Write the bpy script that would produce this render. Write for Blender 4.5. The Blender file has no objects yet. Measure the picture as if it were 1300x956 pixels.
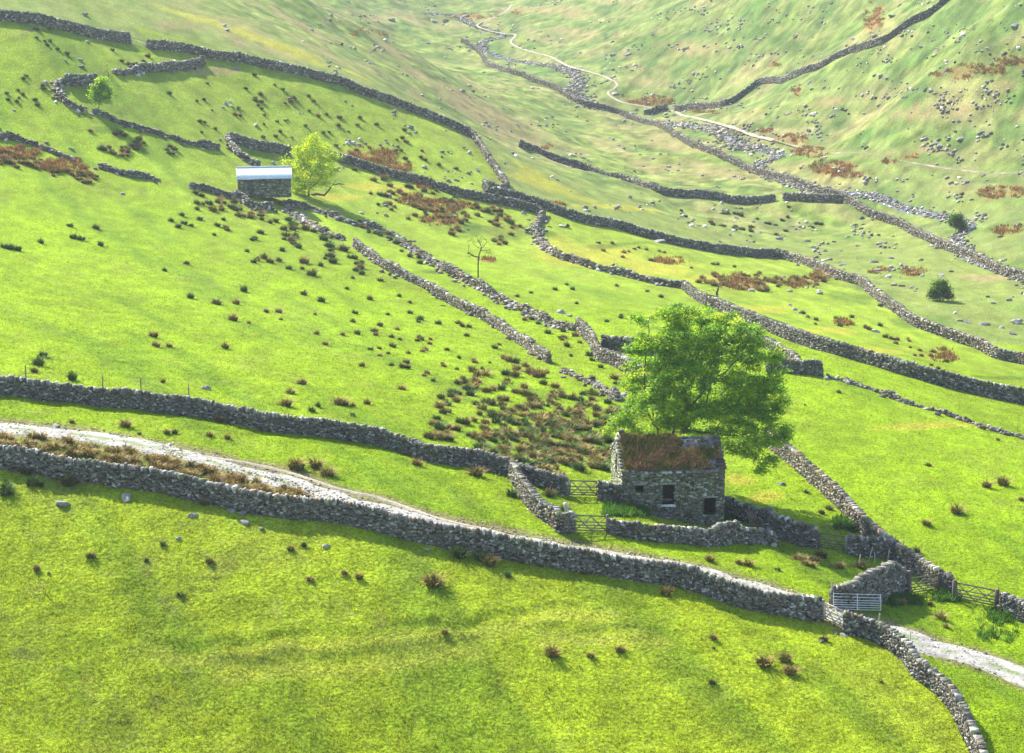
import bpy, math, random
import numpy as np
from mathutils import Vector, Matrix
rng = np.random.default_rng(7); random.seed(7)
scene = bpy.context.scene
COL = scene.collection

# ------------------------------------------------------------------ camera geometry (used to read survey points)
F = 2932.; PITCH = math.radians(13); CAM = np.array([0, 0, 60.])
FW = np.array([0, math.cos(PITCH), -math.sin(PITCH)]); UP = np.array([0, math.sin(PITCH), math.cos(PITCH)])
# survey: sight line and metres-to-scale of points on the valley side
SURV = [(0,940,20.3),(650,940,19.8),(1300,940,19.2),(0,600,17.6),(430,663,17.8),(870,747,17.8),(1040,786,17.6),(1300,860,17.8),
(0,502,15.8),(440,559,15.5),(650,610,15.7),(850,650,15.5),(1040,700,15.8),(1210,760,16.3),(1005,590,13.8),(1300,700,15.2),
(1043,476,11.5),(1100,459,10.4),(1300,512,10.6),(1300,556,12),(1200,600,13.5),(955,415,9.8),(491,343,9.4),(620,410,10.3),(694,458,11.5),(806,476,11.7),
(430,205,7.4),(330,235,8.2),(0,174,8.8),(200,228,8.7),(0,330,11.2),(250,400,11.8),(600,500,13.),(640,252,7.4),(735,281,7.4),(985,327,7),(1141,398,8.4),(1297,463,9.2),
(1300,351,7.6),(1137,283,6.3),(1070,249,6),(860,174,4.9),(735,129,4.4),(619,80,3.9),(860,250,5.9),(694,196,5.6),(51,32,7.8),(186,60,7.3),(332,85,7),(464,122,6.8),(565,159,6.6),(619,203,6.8),
(860,140,4.4),(945,115,4.6),(1039,86,4.9),(1148,32,5.2),(1200,0,5.2),(400,0,5.1),(600,0,3.3),(800,0,3.7),(1000,0,4.3),(1300,0,5.75),(1300,150,6.1),(1300,220,6.4),(1100,150,5.4),(0,0,7.5),(437,60,5.6)]
SURV = np.array(SURV, float)
_dep = F/SURV[:, 2]
_pts = CAM + _dep[:, None]*(FW + np.outer((SURV[:, 0]-650)/F, [1, 0, 0]) + np.outer((478-SURV[:, 1])/F, UP))
_far = np.array([(-20,1080,28),(-220,900,125),(230,900,120),(110,1050,70),(-260,400,85),(280,420,80),(-160,140,48),(160,140,-8),(0,60,3),(-90,60,20),(90,60,-5)], float)
_pts = np.vstack([_pts, _far])
_S = 100.
def _U(r2): return np.where(r2 > 1e-9, r2*np.log(r2+1e-12), 0)
_X = _pts[:, :2]/_S; _Z = _pts[:, 2]; _n = len(_X)
_K = _U(((_X[:, None]-_X[None])**2).sum(-1)) + .03*np.eye(_n)
_A = np.zeros((_n+3, _n+3)); _A[:_n, :_n] = _K; _A[:_n, _n] = 1; _A[:_n, _n+1:] = _X; _A[_n, :_n] = 1; _A[_n+1:, :_n] = _X.T
_w = np.linalg.solve(_A, np.r_[_Z, 0, 0, 0])
def h0(x, y):
    x = np.asarray(x, float); y = np.asarray(y, float)
    q = np.stack([x.ravel(), y.ravel()], 1)/_S; out = np.empty(len(q))
    for i in range(0, len(q), 40000):
        c = q[i:i+40000]
        out[i:i+40000] = _U(((c[:, None]-_X[None])**2).sum(-1))@_w[:_n] + _w[_n] + c@_w[_n+1:]
    return out.reshape(x.shape)
def march(px, py):
    px = np.atleast_1d(np.asarray(px, float)); py = np.atleast_1d(np.asarray(py, float))
    d = FW + np.outer((px-650)/F, [1, 0, 0]) + np.outer((478-py)/F, UP)
    t = np.full(len(px), 90.); done = np.zeros(len(px), bool)
    for _ in range(700):
        p = CAM + t[:, None]*d
        done |= p[:, 2] < h0(p[:, 0], p[:, 1])
        t = np.where(done, t, t*1.004)
        if done.all() or t[~done].min() > 1400: break
    for _ in range(4):
        lo = t/1.004; p = CAM + t[:, None]*d; q = CAM + lo[:, None]*d
        ep = p[:, 2]-h0(p[:, 0], p[:, 1]); eq = q[:, 2]-h0(q[:, 0], q[:, 1])
        t = t - np.clip(ep*(t-lo)/np.where(abs(ep-eq) < 1e-6, 1e-6, ep-eq), -4, 4)
    return (CAM + t[:, None]*d)[:, :2], t
def proj(p):
    p = np.atleast_2d(p)-CAM; dd = p@FW
    return 650+F*p[:, 0]/dd, 478-F*(p@UP)/dd, F/dd
def ground(px, py):
    p, t = march(px, py); return p
def gpt(px, py):
    p, t = march([px], [py]); return p[0], F/t[0]

# ------------------------------------------------------------------ noise
def _hash(ix, iy, s):
    v = (ix.astype(np.int64)*374761393 + iy.astype(np.int64)*668265263 + s*1442695041) & 0xffffffff
    v = ((v ^ (v >> 13))*1274126177) & 0xffffffff
    return ((v ^ (v >> 16)) & 0xffff)/65535.
def vnoise(x, y, s=0):
    x = np.asarray(x, float); y = np.asarray(y, float)
    ix = np.floor(x); iy = np.floor(y); fx = x-ix; fy = y-iy
    fx = fx*fx*(3-2*fx); fy = fy*fy*(3-2*fy)
    a = _hash(ix, iy, s); b = _hash(ix+1, iy, s); c = _hash(ix, iy+1, s); d = _hash(ix+1, iy+1, s)
    return (a*(1-fx)+b*fx)*(1-fy) + (c*(1-fx)+d*fx)*fy
def fbm(x, y, s=0, o=4):
    v = 0; a = .5; t = 0
    for i in range(o):
        v = v + a*vnoise(x*2**i+13.7*i, y*2**i-7.1*i, s+i); t += a; a *= .55
    return v/t
def sstep(a, b, x):
    t = np.clip((x-a)/(b-a), 0, 1); return t*t*(3-2*t)

def catmull(P, step):
    P = np.asarray(P, float)
    if len(P) < 3:
        Q = P
    else:
        E = np.vstack([2*P[0]-P[1], P, 2*P[-1]-P[-2]]); out = []
        for i in range(len(P)-1):
            t = np.linspace(0, 1, 12, endpoint=False)[:, None]; a, b, c, d = E[i:i+4]
            out.append(.5*((2*b)+(-a+c)*t+(2*a-5*b+4*c-d)*t**2+(-a+3*b-3*c+d)*t**3))
        Q = np.vstack(out+[P[-1:]])
    s = np.r_[0, np.cumsum(np.hypot(*np.diff(Q, axis=0).T))]
    n = max(2, int(s[-1]/step)+1); ss = np.linspace(0, s[-1], n)
    return np.stack([np.interp(ss, s, Q[:, 0]), np.interp(ss, s, Q[:, 1])], 1), ss
def line_world(px, step=.5):
    px = np.asarray(px, float); return catmull(ground(px[:, 0], px[:, 1]), step)
def dist_line(x, y, L):
    """unsigned distance, signed side (+ = far side), parameter 0..1"""
    best = np.full(x.shape, 1e9); sgn = np.zeros(x.shape); par = np.zeros(x.shape)
    n = len(L)-1
    for i in range(n):
        a = L[i]; b = L[i+1]; d = b-a; l2 = d@d+1e-9
        t = np.clip(((x-a[0])*d[0]+(y-a[1])*d[1])/l2, 0, 1)
        ex = x-a[0]-t*d[0]; ey = y-a[1]-t*d[1]; dd = np.hypot(ex, ey); m = dd < best
        best = np.where(m, dd, best); sgn = np.where(m, np.sign(d[0]*ey-d[1]*ex), sgn); par = np.where(m, (i+t)/n, par)
    return best, sgn, par

# ------------------------------------------------------------------ ways and water courses
TRACK1 = line_world([(-60,536),(0,541),(68,547),(135,556),(190,566),(254,581),(305,596),(372,614),(430,634),(464,643),(498,651),(560,667),(640,683),(740,700),(840,716),(890,724),(928,737),(978,748),(1030,768),(1062,782),(1104,793),(1148,805),(1181,820),(1232,832),(1300,858),(1380,890)], 1.5)[0]
FOOT1 = line_world([(262,579),(330,590),(385,604),(430,620),(474,629),(515,643),(559,658),(610,670),(650,680)], 1.5)[0]
PATH2 = line_world([(650,5),(641,15),(619,25),(606,32),(623,39),(645,43),(655,44),(649,54),(667,63),(697,71),(721,83),(745,90),(765,96),(784,107),(772,118),(789,129),(819,135),(856,141),(870,147),(911,156),(951,169),(989,179),(1029,190),(1063,194),(1131,201),(1181,210),(1232,217),(1300,220),(1380,226)], 3)[0]
BECK = line_world([(540,16),(575,18),(600,30),(640,44),(618,50),(612,60),(640,72),(670,78),(712,84),(735,98),(730,112),(748,132),(800,146),(867,157),(911,163),(930,178),(968,187),(992,196),(972,203),(962,212),(1010,232),(1060,243),(1104,246),(1148,261),(1198,272),(1232,284),(1214,300),(1225,318),(1262,338),(1330,360)], 3)[0]
RUTS = [line_world(l, 1.)[0] for l in ([(150,806),(200,812),(250,817),(300,813),(350,808),(400,803),(450,798),(520,793),(600,787),(650,777),(700,769),(760,767),(800,766)],
        [(250,840),(340,833),(430,829),(500,818),(560,811),(625,808)], [(655,801),(700,795),(760,797),(850,797)])]
RUTA = (.26, .24, .20)

def relief(x, y):
    d = np.hypot(x, y)
    near = sstep(330, 180, d)
    z = (fbm(x/3.2, y/2.2, 3, 3)-.5)*.30*(.45+.55*near)
    z = z + (fbm(x/.9, y/.7, 31, 2)-.5)*.16*near
    z = z + (fbm(x/11, y/9, 5, 3)-.5)*.7*(.35+.65*sstep(300, 420, d))
    fell = sstep(400, 520, d)
    z = z + (fbm(x/30, y/26, 9, 4)-.5)*4.5*fell
    z = z + (fbm((x+y*.3)/14, (y-x*.3)/60, 12, 3)-.5)*2.0*fell
    # sheep terracettes on the steep sides
    z = z + .16*np.sin((y*.35+x*.9+6*fbm(x/20, y/20, 14, 2))*1.5)*sstep(.5, .7, fbm(x/40, y/40, 17, 2))*.35
    k = 1.
    for L, w in ((TRACK1, 2.9), (FOOT1, .9), (PATH2, 1.6), (BECK, 3.6)):
        bb = (x > L[:, 0].min()-12) & (x < L[:, 0].max()+12) & (y > L[:, 1].min()-12) & (y < L[:, 1].max()+12)
        if not bb.any(): continue
        dd = np.full(x.shape, 1e3); dd[bb] = dist_line(x[bb], y[bb], L)[0]
        soft = sstep(w, w+2.5+w, dd)
        z = z*soft - (1-sstep(w+.2, w+1.6, dd))*(.10 if L is not BECK else .45)
    for L, A in zip(RUTS, RUTA):
        bb = (x > L[:, 0].min()-8) & (x < L[:, 0].max()+8) & (y > L[:, 1].min()-8) & (y < L[:, 1].max()+8)
        if not bb.any(): continue
        dd, sg, t = dist_line(x[bb], y[bb], L)
        s = dd*sg + (fbm(x[bb]/1.5, y[bb]/1.5, 8, 2)-.5)*.9
        tap = sstep(0, .12, t)*sstep(1, .88, t)*(.35+1.1*fbm(x[bb]/5, y[bb]/5, 21, 2))
        z[bb] += A*tap*(1/(1+np.exp(-s/.12)))*np.exp(-np.maximum(s, 0)/1.2)
    return z
def zf(x, y):
    x = np.atleast_1d(np.asarray(x, float)); y = np.atleast_1d(np.asarray(y, float))
    return h0(x, y)+relief(x, y)
def z1(x, y): return float(zf([x], [y])[0])
def z_for_row(x, y, py):
    """height at (x, y) of the sight line that passes picture row py"""
    a = (478-py)/F   # (p-CAM).UP = a * (p-CAM).FW
    return CAM[2] + (a*FW[1]-UP[1])*y/(UP[2]-a*FW[2])

# ------------------------------------------------------------------ mesh helpers
def mesh_obj(name, V, Fq, mat, parent=None, loc=None, col=None, smooth=False, mats=None, midx=None):
    """V (n,3) world coords (or local when loc None and parent None); Fq (m,k) int"""
    V = np.asarray(V, np.float32); Fq = np.asarray(Fq, np.int32)
    me = bpy.data.meshes.new(name)
    me.vertices.add(len(V)); k = Fq.shape[1]
    if loc is not None: V = V-np.asarray(loc, np.float32)
    me.vertices.foreach_set('co', V.ravel())
    me.loops.add(Fq.size); me.loops.foreach_set('vertex_index', Fq.ravel())
    me.polygons.add(len(Fq)); me.polygons.foreach_set('loop_start', np.arange(0, Fq.size, k, dtype=np.int32))
    me.polygons.foreach_set('loop_total', np.full(len(Fq), k, np.int32))
    if smooth: me.polygons.foreach_set('use_smooth', np.ones(len(Fq), bool))
    me.update(calc_edges=True)
    if col is not None:
        col = np.asarray(col, np.float32)
        if col.shape[1] == 3: col = np.hstack([col, np.ones((len(col), 1), np.float32)])
        dom = 'FACE' if len(col) == len(Fq) else 'POINT'
        a = me.attributes.new('tone', 'FLOAT_COLOR', dom); a.data.foreach_set('color', col.ravel())
    for m in (mats or [mat]): me.materials.append(m)
    if midx is not None: me.polygons.foreach_set('material_index', np.asarray(midx, np.int32))
    o = bpy.data.objects.new(name, me); COL.objects.link(o)
    if parent is not None: o.parent = parent
    elif loc is not None: o.location = loc
    return o
def empty(name, loc, rz=0):
    o = bpy.data.objects.new(name, None); COL.objects.link(o); o.location = loc; o.rotation_euler = (0, 0, rz); o.empty_display_size = .3; return o
def tag(o, label=None, cat=None, group=None, kind=None):
    if label: o['label'] = label
    if cat: o['category'] = cat
    if group: o['group'] = group
    if kind: o['kind'] = kind
    return o
BOXF = np.array([(0,3,2,1),(4,5,6,7),(0,1,5,4),(1,2,6,5),(2,3,7,6),(3,0,4,7)])
BOXV = np.array([(-1,-1,-1),(1,-1,-1),(1,1,-1),(-1,1,-1),(-1,-1,1),(1,-1,1),(1,1,1),(-1,1,1)], float)
def boxes(C, HS, A1, A2, A3, jit=.0):
    """many jittered boxes: centres, half sizes, three axes (n,3 each)"""
    n = len(C); B = BOXV[None]*HS[:, None]
    if jit: B = B + rng.uniform(-jit, jit, (n, 8, 3))*HS[:, None]
    V = C[:, None]+B[..., 0:1]*A1[:, None]+B[..., 1:2]*A2[:, None]+B[..., 2:3]*A3[:, None]
    Fq = (BOXF[None]+8*np.arange(n)[:, None, None]).reshape(-1, 4)
    return V.reshape(-1, 3), Fq
class MB:
    def __init__(s): s.V = []; s.F = []; s.C = []; s.n = 0
    def add(s, V, Fq, col=None):
        s.V.append(np.asarray(V, float)); s.F.append(np.asarray(Fq)+s.n); s.n += len(V)
        s.C.append(np.tile(np.asarray(col if col is not None else (.5, .5, .5), float), (len(Fq), 1)) if col is None or np.ndim(col) == 1 else np.asarray(col, float))
    def box(s, c, hs, rot=None, col=None, jit=0):
        R = np.eye(3) if rot is None else np.asarray(rot)
        V, Fq = boxes(np.array([c], float), np.array([hs], float), R[:, 0][None], R[:, 1][None], R[:, 2][None], jit); s.add(V, Fq, col)
    def bar(s, a, b, w, t=None, col=None):
        a = np.array(a, float); b = np.array(b, float); d = b-a; L = np.linalg.norm(d); d = d/L
        ref = np.array([0, 0, 1.]) if abs(d[2]) < .9 else np.array([0, 1., 0])
        e = np.cross(ref, d); e /= np.linalg.norm(e); f = np.cross(d, e)
        s.box((a+b)/2, (L/2, w/2, (t or w)/2), np.stack([d, e, f], 1), col)
    def tube(s, P, R, sides=6, col=None):
        P = np.asarray(P, float); R = np.broadcast_to(R, (len(P),)); T = np.gradient(P, axis=0); T /= np.linalg.norm(T, axis=1)[:, None]+1e-9
        ref = np.array([.3, .2, 1.]) if abs(T[0, 2]) < .8 else np.array([1., .2, 0])
        e = np.cross(ref, T); e /= np.linalg.norm(e, axis=1)[:, None]; f = np.cross(T, e)
        a = np.linspace(0, 2*np.pi, sides, endpoint=False)
        V = (P[:, None]+R[:, None, None]*(np.cos(a)[None, :, None]*e[:, None]+np.sin(a)[None, :, None]*f[:, None])).reshape(-1, 3)
        i = np.arange(len(P)-1)[:, None]*sides; j = np.arange(sides)[None]; k = (j+1) % sides
        Fq = np.stack([i+j, i+k, i+sides+k, i+sides+j], -1).reshape(-1, 4)
        s.add(V, Fq, col)
    def build(s, name, mat, parent=None, loc=None, smooth=False):
        if not s.V: return None
        return mesh_obj(name, np.vstack(s.V), np.vstack(s.F), mat, parent, loc, np.vstack(s.C), smooth)

# ------------------------------------------------------------------ materials
def new_mat(name):
    m = bpy.data.materials.new(name); m.use_nodes = True; nt = m.node_tree; nt.nodes.clear(); return m, nt
def N(nt, t, **kw):
    n = nt.nodes.new(t)
    for k, v in kw.items():
        if k in n.inputs: n.inputs[k].default_value = v
        else: setattr(n, k, v)
    return n
def mat_tone(name, rough=.9, nscale=8., namp=.35, bump=.5, bscale=14., bdist=.03, spec=.2, metal=0., trans=0., tint=None, attr=True, base=(.3,.3,.3), coord='Object'):
    m, nt = new_mat(name); L = nt.links
    out = N(nt, 'ShaderNodeOutputMaterial'); p = N(nt, 'ShaderNodeBsdfPrincipled'); p.inputs['Roughness'].default_value = rough
    p.inputs['Specular IOR Level'].default_value = spec; p.inputs['Metallic'].default_value = metal
    tc = N(nt, 'ShaderNodeTexCoord')
    nz = N(nt, 'ShaderNodeTexNoise'); nz.inputs['Scale'].default_value = nscale; nz.inputs['Detail'].default_value = 5; L.new(tc.outputs[coord], nz.inputs['Vector'])
    mr = N(nt, 'ShaderNodeMapRange'); mr.inputs['From Min'].default_value = .3; mr.inputs['From Max'].default_value = .7; mr.inputs['To Min'].default_value = 1-namp; mr.inputs['To Max'].default_value = 1+namp
    L.new(nz.outputs['Fac'], mr.inputs['Value'])
    if attr: a = N(nt, 'ShaderNodeAttribute', attribute_name='tone'); csrc = a.outputs['Color']
    else: a = N(nt, 'ShaderNodeRGB'); a.outputs[0].default_value = (*base, 1); csrc = a.outputs[0]
    vm = N(nt, 'ShaderNodeVectorMath', operation='SCALE'); L.new(csrc, vm.inputs[0]); L.new(mr.outputs[0], vm.inputs['Scale'])
    L.new(vm.outputs[0], p.inputs['Base Color'])
    if bump:
        b = N(nt, 'ShaderNodeBump'); b.inputs['Strength'].default_value = bump; b.inputs['Distance'].default_value = bdist
        n2 = N(nt, 'ShaderNodeTexNoise'); n2.inputs['Scale'].default_value = bscale; n2.inputs['Detail'].default_value = 4; L.new(tc.outputs[coord], n2.inputs['Vector'])
        L.new(n2.outputs['Fac'], b.inputs['Height']); L.new(b.outputs[0], p.inputs['Normal'])
    sh = p.outputs[0]
    if trans:
        tr = N(nt, 'ShaderNodeBsdfTranslucent'); mx = N(nt, 'ShaderNodeMixShader'); mx.inputs[0].default_value = trans
        v2 = N(nt, 'ShaderNodeVectorMath', operation='MULTIPLY'); v2.inputs[1].default_value = tint or (1.6, 1.5, .6); L.new(vm.outputs[0], v2.inputs[0]); L.new(v2.outputs[0], tr.inputs['Color'])
        L.new(p.outputs[0], mx.inputs[1]); L.new(tr.outputs[0], mx.inputs[2]); sh = mx.outputs[0]
    L.new(sh, out.inputs['Surface'])
    return m
M = {}
M['stone'] = mat_tone('dry_stone', .92, 9, .35, .7, 22, .03)
M['core'] = mat_tone('wall_hearting', .95, 6, .4, .8, 12, .08, attr=False, base=(.05, .047, .04))
M['barn'] = mat_tone('barn_stone', .92, 9, .4, .7, 22, .03)
M['wood'] = mat_tone('weathered_wood', .8, 6, .3, .4, 30, .01)
M['bark'] = mat_tone('bark', .9, 5, .4, .8, 12, .05)
M['leaf'] = mat_tone('leaf', .55, 3, .25, 0, trans=.5, spec=.3, tint=(2.3, 1.8, .35))
M['blade'] = mat_tone('grass_blade', .7, 2, .2, 0, trans=.5, spec=.15, tint=(1.5, 1.25, .4))
M['rush'] = mat_tone('rush_blade', .75, 2, .2, 0, trans=.12, spec=.2, tint=(1.4, 1.3, .7))
M['metal'] = mat_tone('galvanised_steel', .45, 6, .15, .1, 20, .01, spec=.5, metal=.6)
M['roofmetal'] = mat_tone('painted_roof_sheet', .45, 2, .12, .0, spec=.5)
M['slate'] = mat_tone('roof_slate', .85, 6, .4, .6, 16, .03)
M['gravel'] = mat_tone('track_gravel', .95, 5, .3, .8, 9, .08)
M['rock'] = mat_tone('boulder_rock', .9, 2.5, .45, .9, 5, .15)
M['void'] = mat_tone('dark_interior', .95, 3, .3, 0, attr=False, base=(.03, .028, .025))
# water
m, nt = new_mat('beck_water'); o_ = N(nt, 'ShaderNodeOutputMaterial'); p_ = N(nt, 'ShaderNodeBsdfPrincipled'); p_.inputs['Base Color'].default_value = (.05, .06, .06, 1); p_.inputs['Roughness'].default_value = .12; p_.inputs['Specular IOR Level'].default_value = .5
tc = N(nt, 'ShaderNodeTexCoord'); nz = N(nt, 'ShaderNodeTexNoise'); nz.inputs['Scale'].default_value = 1.5; nt.links.new(tc.outputs['Object'], nz.inputs['Vector'])
bp = N(nt, 'ShaderNodeBump'); bp.inputs['Strength'].default_value = .6; bp.inputs['Distance'].default_value = .2; nt.links.new(nz.outputs['Fac'], bp.inputs['Height']); nt.links.new(bp.outputs[0], p_.inputs['Normal']); nt.links.new(p_.outputs[0], o_.inputs['Surface']); M['water'] = m
HAZE = .00011; SUN_AZ = -38; SUN_EL = 41; SUN_E = 5; SKY = .13; EXPO = 1.4
# ------------------------------------------------------------------ ground
def poly_world(px): 
    px = np.asarray(px, float); return ground(px[:, 0], px[:, 1])
def in_poly(x, y, P):
    c = np.zeros(x.shape, bool); n = len(P)
    for i in range(n):
        a = P[i]; b = P[(i+1) % n]
        m = ((a[1] > y) != (b[1] > y)) & (x < (b[0]-a[0])*(y-a[1])/(b[1]-a[1]+1e-12)+a[0]); c ^= m
    return c
TAN = []
def blob(px, py, rx, ry, col, amt=1., seed=0): TAN.append((px, py, rx, ry, col, amt, seed))
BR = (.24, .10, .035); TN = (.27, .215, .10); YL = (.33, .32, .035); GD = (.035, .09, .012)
for a in [(1110,22,14,22),(1005,176,22,7),(1029,193,26,8),(1058,214,32,9),(1075,222,22,6),(1273,245,34,8),(894,140,22,3),(825,126,32,8),(468,198,36,12),(500,213,25,7),(540,233,18,8),
          (560,262,40,9),(530,255,30,8),(945,362,32,8),(930,357,24,6),(1012,360,17,7),(1043,351,18,7),(1198,452,20,9),(1073,409,14,5),(1277,292,22,6),(1011,114,7,7),(983,84,10,3),
          (1157,197,12,4),(1130,204,10,4),(936,163,9,4),(972,165,10,4),(470,40,30,3),(600,20,40,4),(660,17,12,3),(660,255,22,7),(700,262,20,5),(20,195,30,10),(80,210,40,9),(1205,100,30,5),(1250,88,35,6),(1285,78,25,5),
          (560,280,30,8),(850,330,22,5),(620,330,14,4),(1160,345,16,6),(1115,345,14,4),(690,180,10,4),(965,745,26,4),(920,735,22,4),(1010,758,18,5)]:
    blob(*a, BR, 1.)
for a in [(230,30,60,8),(330,50,90,14),(420,75,80,16),(500,60,60,16),(560,110,90,18),(620,145,80,16),(660,170,60,12),(480,20,60,8),(860,180,70,10),(930,220,50,10),(1000,210,50,8),(720,40,40,10),(880,60,60,14),(1180,140,80,12),
          (1060,120,50,10),(1280,110,40,10),(780,160,50,10),(840,210,70,10),(270,90,50,4),(880,400,60,3),(50,35,50,3),(700,15,60,6),(820,100,40,8),(1160,190,60,8),(1250,350,50,8),(560,30,40,6),(380,30,60,10)]:
    blob(*a, TN, .8)
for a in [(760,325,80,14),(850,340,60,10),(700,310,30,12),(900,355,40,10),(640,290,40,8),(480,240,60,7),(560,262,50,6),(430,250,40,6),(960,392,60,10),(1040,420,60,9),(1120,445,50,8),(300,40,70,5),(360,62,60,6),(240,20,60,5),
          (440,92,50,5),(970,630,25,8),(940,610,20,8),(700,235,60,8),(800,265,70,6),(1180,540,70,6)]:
    blob(*a, YL, .8)  # dry yellow grass, with sun patches painted in as lighter ground
for a in [(640,295,60,10),(590,290,40,8),(620,245,20,8),(890,175,20,6),(1180,410,60,10),(1080,380,60,10),(790,310,60,4),(940,165,30,5),(1090,75,40,12),(1000,60,60,16),(820,60,50,14),(540,70,60,14),(700,110,50,8),
          (1000,155,60,6),(1240,95,40,5),(130,165,22,5),(560,345,50,4),(1270,480,50,4),(1280,230,60,5),(500,110,30,8),(750,570,40,14),(1065,665,30,8),(800,648,30,6)]:
    blob(*a, GD, .55)

def ground_colour(x, y):
    d = np.hypot(x, y); n = len(x)
    wx = x+(fbm(x/9, y/9, 40, 3)-.5)*14*sstep(120, 500, d); wy = y+(fbm(x/9, y/12, 47, 3)-.5)*22*sstep(120, 500, d)
    lush = np.array((.185, .290, .003)); fore = np.array((.235, .315, .010)); upper = np.array((.215, .300, .024)); fell = np.array((.185, .235, .055)); far = np.array((.150, .195, .055))
    c = np.tile(lush, (n, 1))
    def mix(mask, col, soft=None):
        nonlocal c
        m = mask.astype(float)[:, None]; c = c*(1-m)+np.asarray(col)*m
    mix(in_poly(wx, wy, poly_world([(-300,560),(0,592),(430,660),(870,745),(1040,784),(1110,813),(1150,840),(1190,870),(1250,956),(650,1150),(-400,1150)])), fore)
    mix(sstep(270, 380, wy+x*.3), upper)
    fl = poly_world([(-300,-0),(0,20),(163,48),(332,78),(464,118),(565,155),(619,199),(645,240),(735,278),(860,308),(985,324),(1063,350),(1141,392),(1242,438),(1420,500),(1500,300),(1500,0),(1200,0),(600,0)])
    # beyond the intake wall (region north of it)
    L = catmull(fl[:14], 6)[0]
    m = in_poly(wx, wy, np.vstack([L, [[600, 330], [700, 1400], [-700, 1400], [-600, 380]]]))
    mix(m, fell)
    L2 = catmull(poly_world([(430,-0),(500,30),(586,51),(647,95),(701,113),(768,137),(829,156),(894,190),(948,213),(1036,240),(1097,267),(1151,290),(1232,324),(1300,351),(1400,385)]), 6)[0]
    m = in_poly(wx, wy, np.vstack([L2, [[600, 330], [700, 1400], [-300, 1400]]]))
    mix(m*1., far)
    # mottling
    q = fbm(x/14, y/20, 50, 4); q2 = fbm(x/3.5, y/5, 55, 4); q3 = fbm((x+.5*y)/5, (y-.5*x)/28, 58, 4); q4 = fbm(x/1.1, y/1.6, 61, 3)
    c = c*(1+(q-.5)*.45)[:, None]
    dry = np.array((.20, .22, .045)); dk = np.array((.06, .15, .008))
    c = c+(dry-c)*(.42*sstep(.52, .75, q2)*(.5+.5*sstep(250, 500, d)))[:, None]
    c = c+(dk-c)*(.42*sstep(.53, .75, q3))[:, None]
    c = c*(1+(q4-.5)*.5)[:, None]
    ff = sstep(400, 520, d); q5 = fbm((x+.4*y)/9, (y-.4*x)/30, 63, 4); q6 = fbm(x/6, y/9, 65, 4)
    c = c+(np.array((.26, .22, .10))-c)*(.6*ff*sstep(.50, .68, q5))[:, None]; c = c+(np.array((.045, .12, .025))-c)*(.6*ff*sstep(.52, .66, q6))[:, None]
    q7 = fbm(x/1.8, y/2.6, 67, 3); c = c*(1+(q7-.5)*1.5*ff)[:, None]
    # patches of bracken, bent grass and sweet grass; yellow and some tan ones also paint sun patches
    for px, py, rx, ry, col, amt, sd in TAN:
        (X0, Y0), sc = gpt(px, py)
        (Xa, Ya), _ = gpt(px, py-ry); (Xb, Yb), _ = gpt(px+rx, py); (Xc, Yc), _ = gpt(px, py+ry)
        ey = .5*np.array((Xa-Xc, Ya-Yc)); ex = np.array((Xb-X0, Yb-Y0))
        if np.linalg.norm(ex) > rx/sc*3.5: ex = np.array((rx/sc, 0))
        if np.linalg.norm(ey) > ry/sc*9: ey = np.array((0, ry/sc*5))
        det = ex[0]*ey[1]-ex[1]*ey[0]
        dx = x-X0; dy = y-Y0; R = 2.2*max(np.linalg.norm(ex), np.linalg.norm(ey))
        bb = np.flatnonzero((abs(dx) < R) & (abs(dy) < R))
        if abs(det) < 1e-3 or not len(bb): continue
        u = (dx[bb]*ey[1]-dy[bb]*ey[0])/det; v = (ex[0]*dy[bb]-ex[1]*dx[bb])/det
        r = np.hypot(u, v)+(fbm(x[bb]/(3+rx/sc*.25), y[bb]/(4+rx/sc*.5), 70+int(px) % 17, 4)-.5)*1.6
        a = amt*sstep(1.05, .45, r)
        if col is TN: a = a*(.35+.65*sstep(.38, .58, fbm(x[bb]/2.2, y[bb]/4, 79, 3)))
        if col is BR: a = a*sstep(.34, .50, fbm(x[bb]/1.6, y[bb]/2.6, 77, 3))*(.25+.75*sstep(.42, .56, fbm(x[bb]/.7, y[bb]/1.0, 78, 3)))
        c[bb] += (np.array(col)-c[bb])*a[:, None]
    for Ln in RUTS:
        bb = np.flatnonzero((x > Ln[:, 0].min()-5) & (x < Ln[:, 0].max()+5) & (y > Ln[:, 1].min()-5) & (y < Ln[:, 1].max()+5))
        dd, sg, t = dist_line(x[bb], y[bb], Ln); s_ = dd*sg+(fbm(x[bb]/1.5, y[bb]/1.5, 8, 2)-.5)*.9
        c[bb] += (np.array((.34, .36, .05))-c[bb])*(.5*np.exp(-((s_+1.5)/.8)**2)*sstep(0, .1, t)*sstep(1, .9, t))[:, None]
    # worn earth along the ways
    for Ln, w in ((TRACK1, 2.0), (PATH2, .1), (FOOT1, .7)):
        bb = np.flatnonzero((x > Ln[:, 0].min()-8) & (x < Ln[:, 0].max()+8) & (y > Ln[:, 1].min()-8) & (y < Ln[:, 1].max()+8))
        dd = dist_line(x[bb], y[bb], Ln)[0]+(fbm(x[bb]/1.3, y[bb]/1.3, 81, 3)-.5)*1.6
        c[bb] += (np.array((.20, .17, .085))-c[bb])*(sstep(w+1.3, w-.2, dd)*.75)[:, None]
    # small bare scars
    sc_ = sstep(.70, .76, fbm(x/2.3, y/3.1, 90, 3))*sstep(.55, .7, fbm(x/30, y/30, 93, 2))
    c += (np.array((.17, .13, .07))-c)*(.22*sc_)[:, None]
    return np.clip(c, .004, .8)

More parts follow.
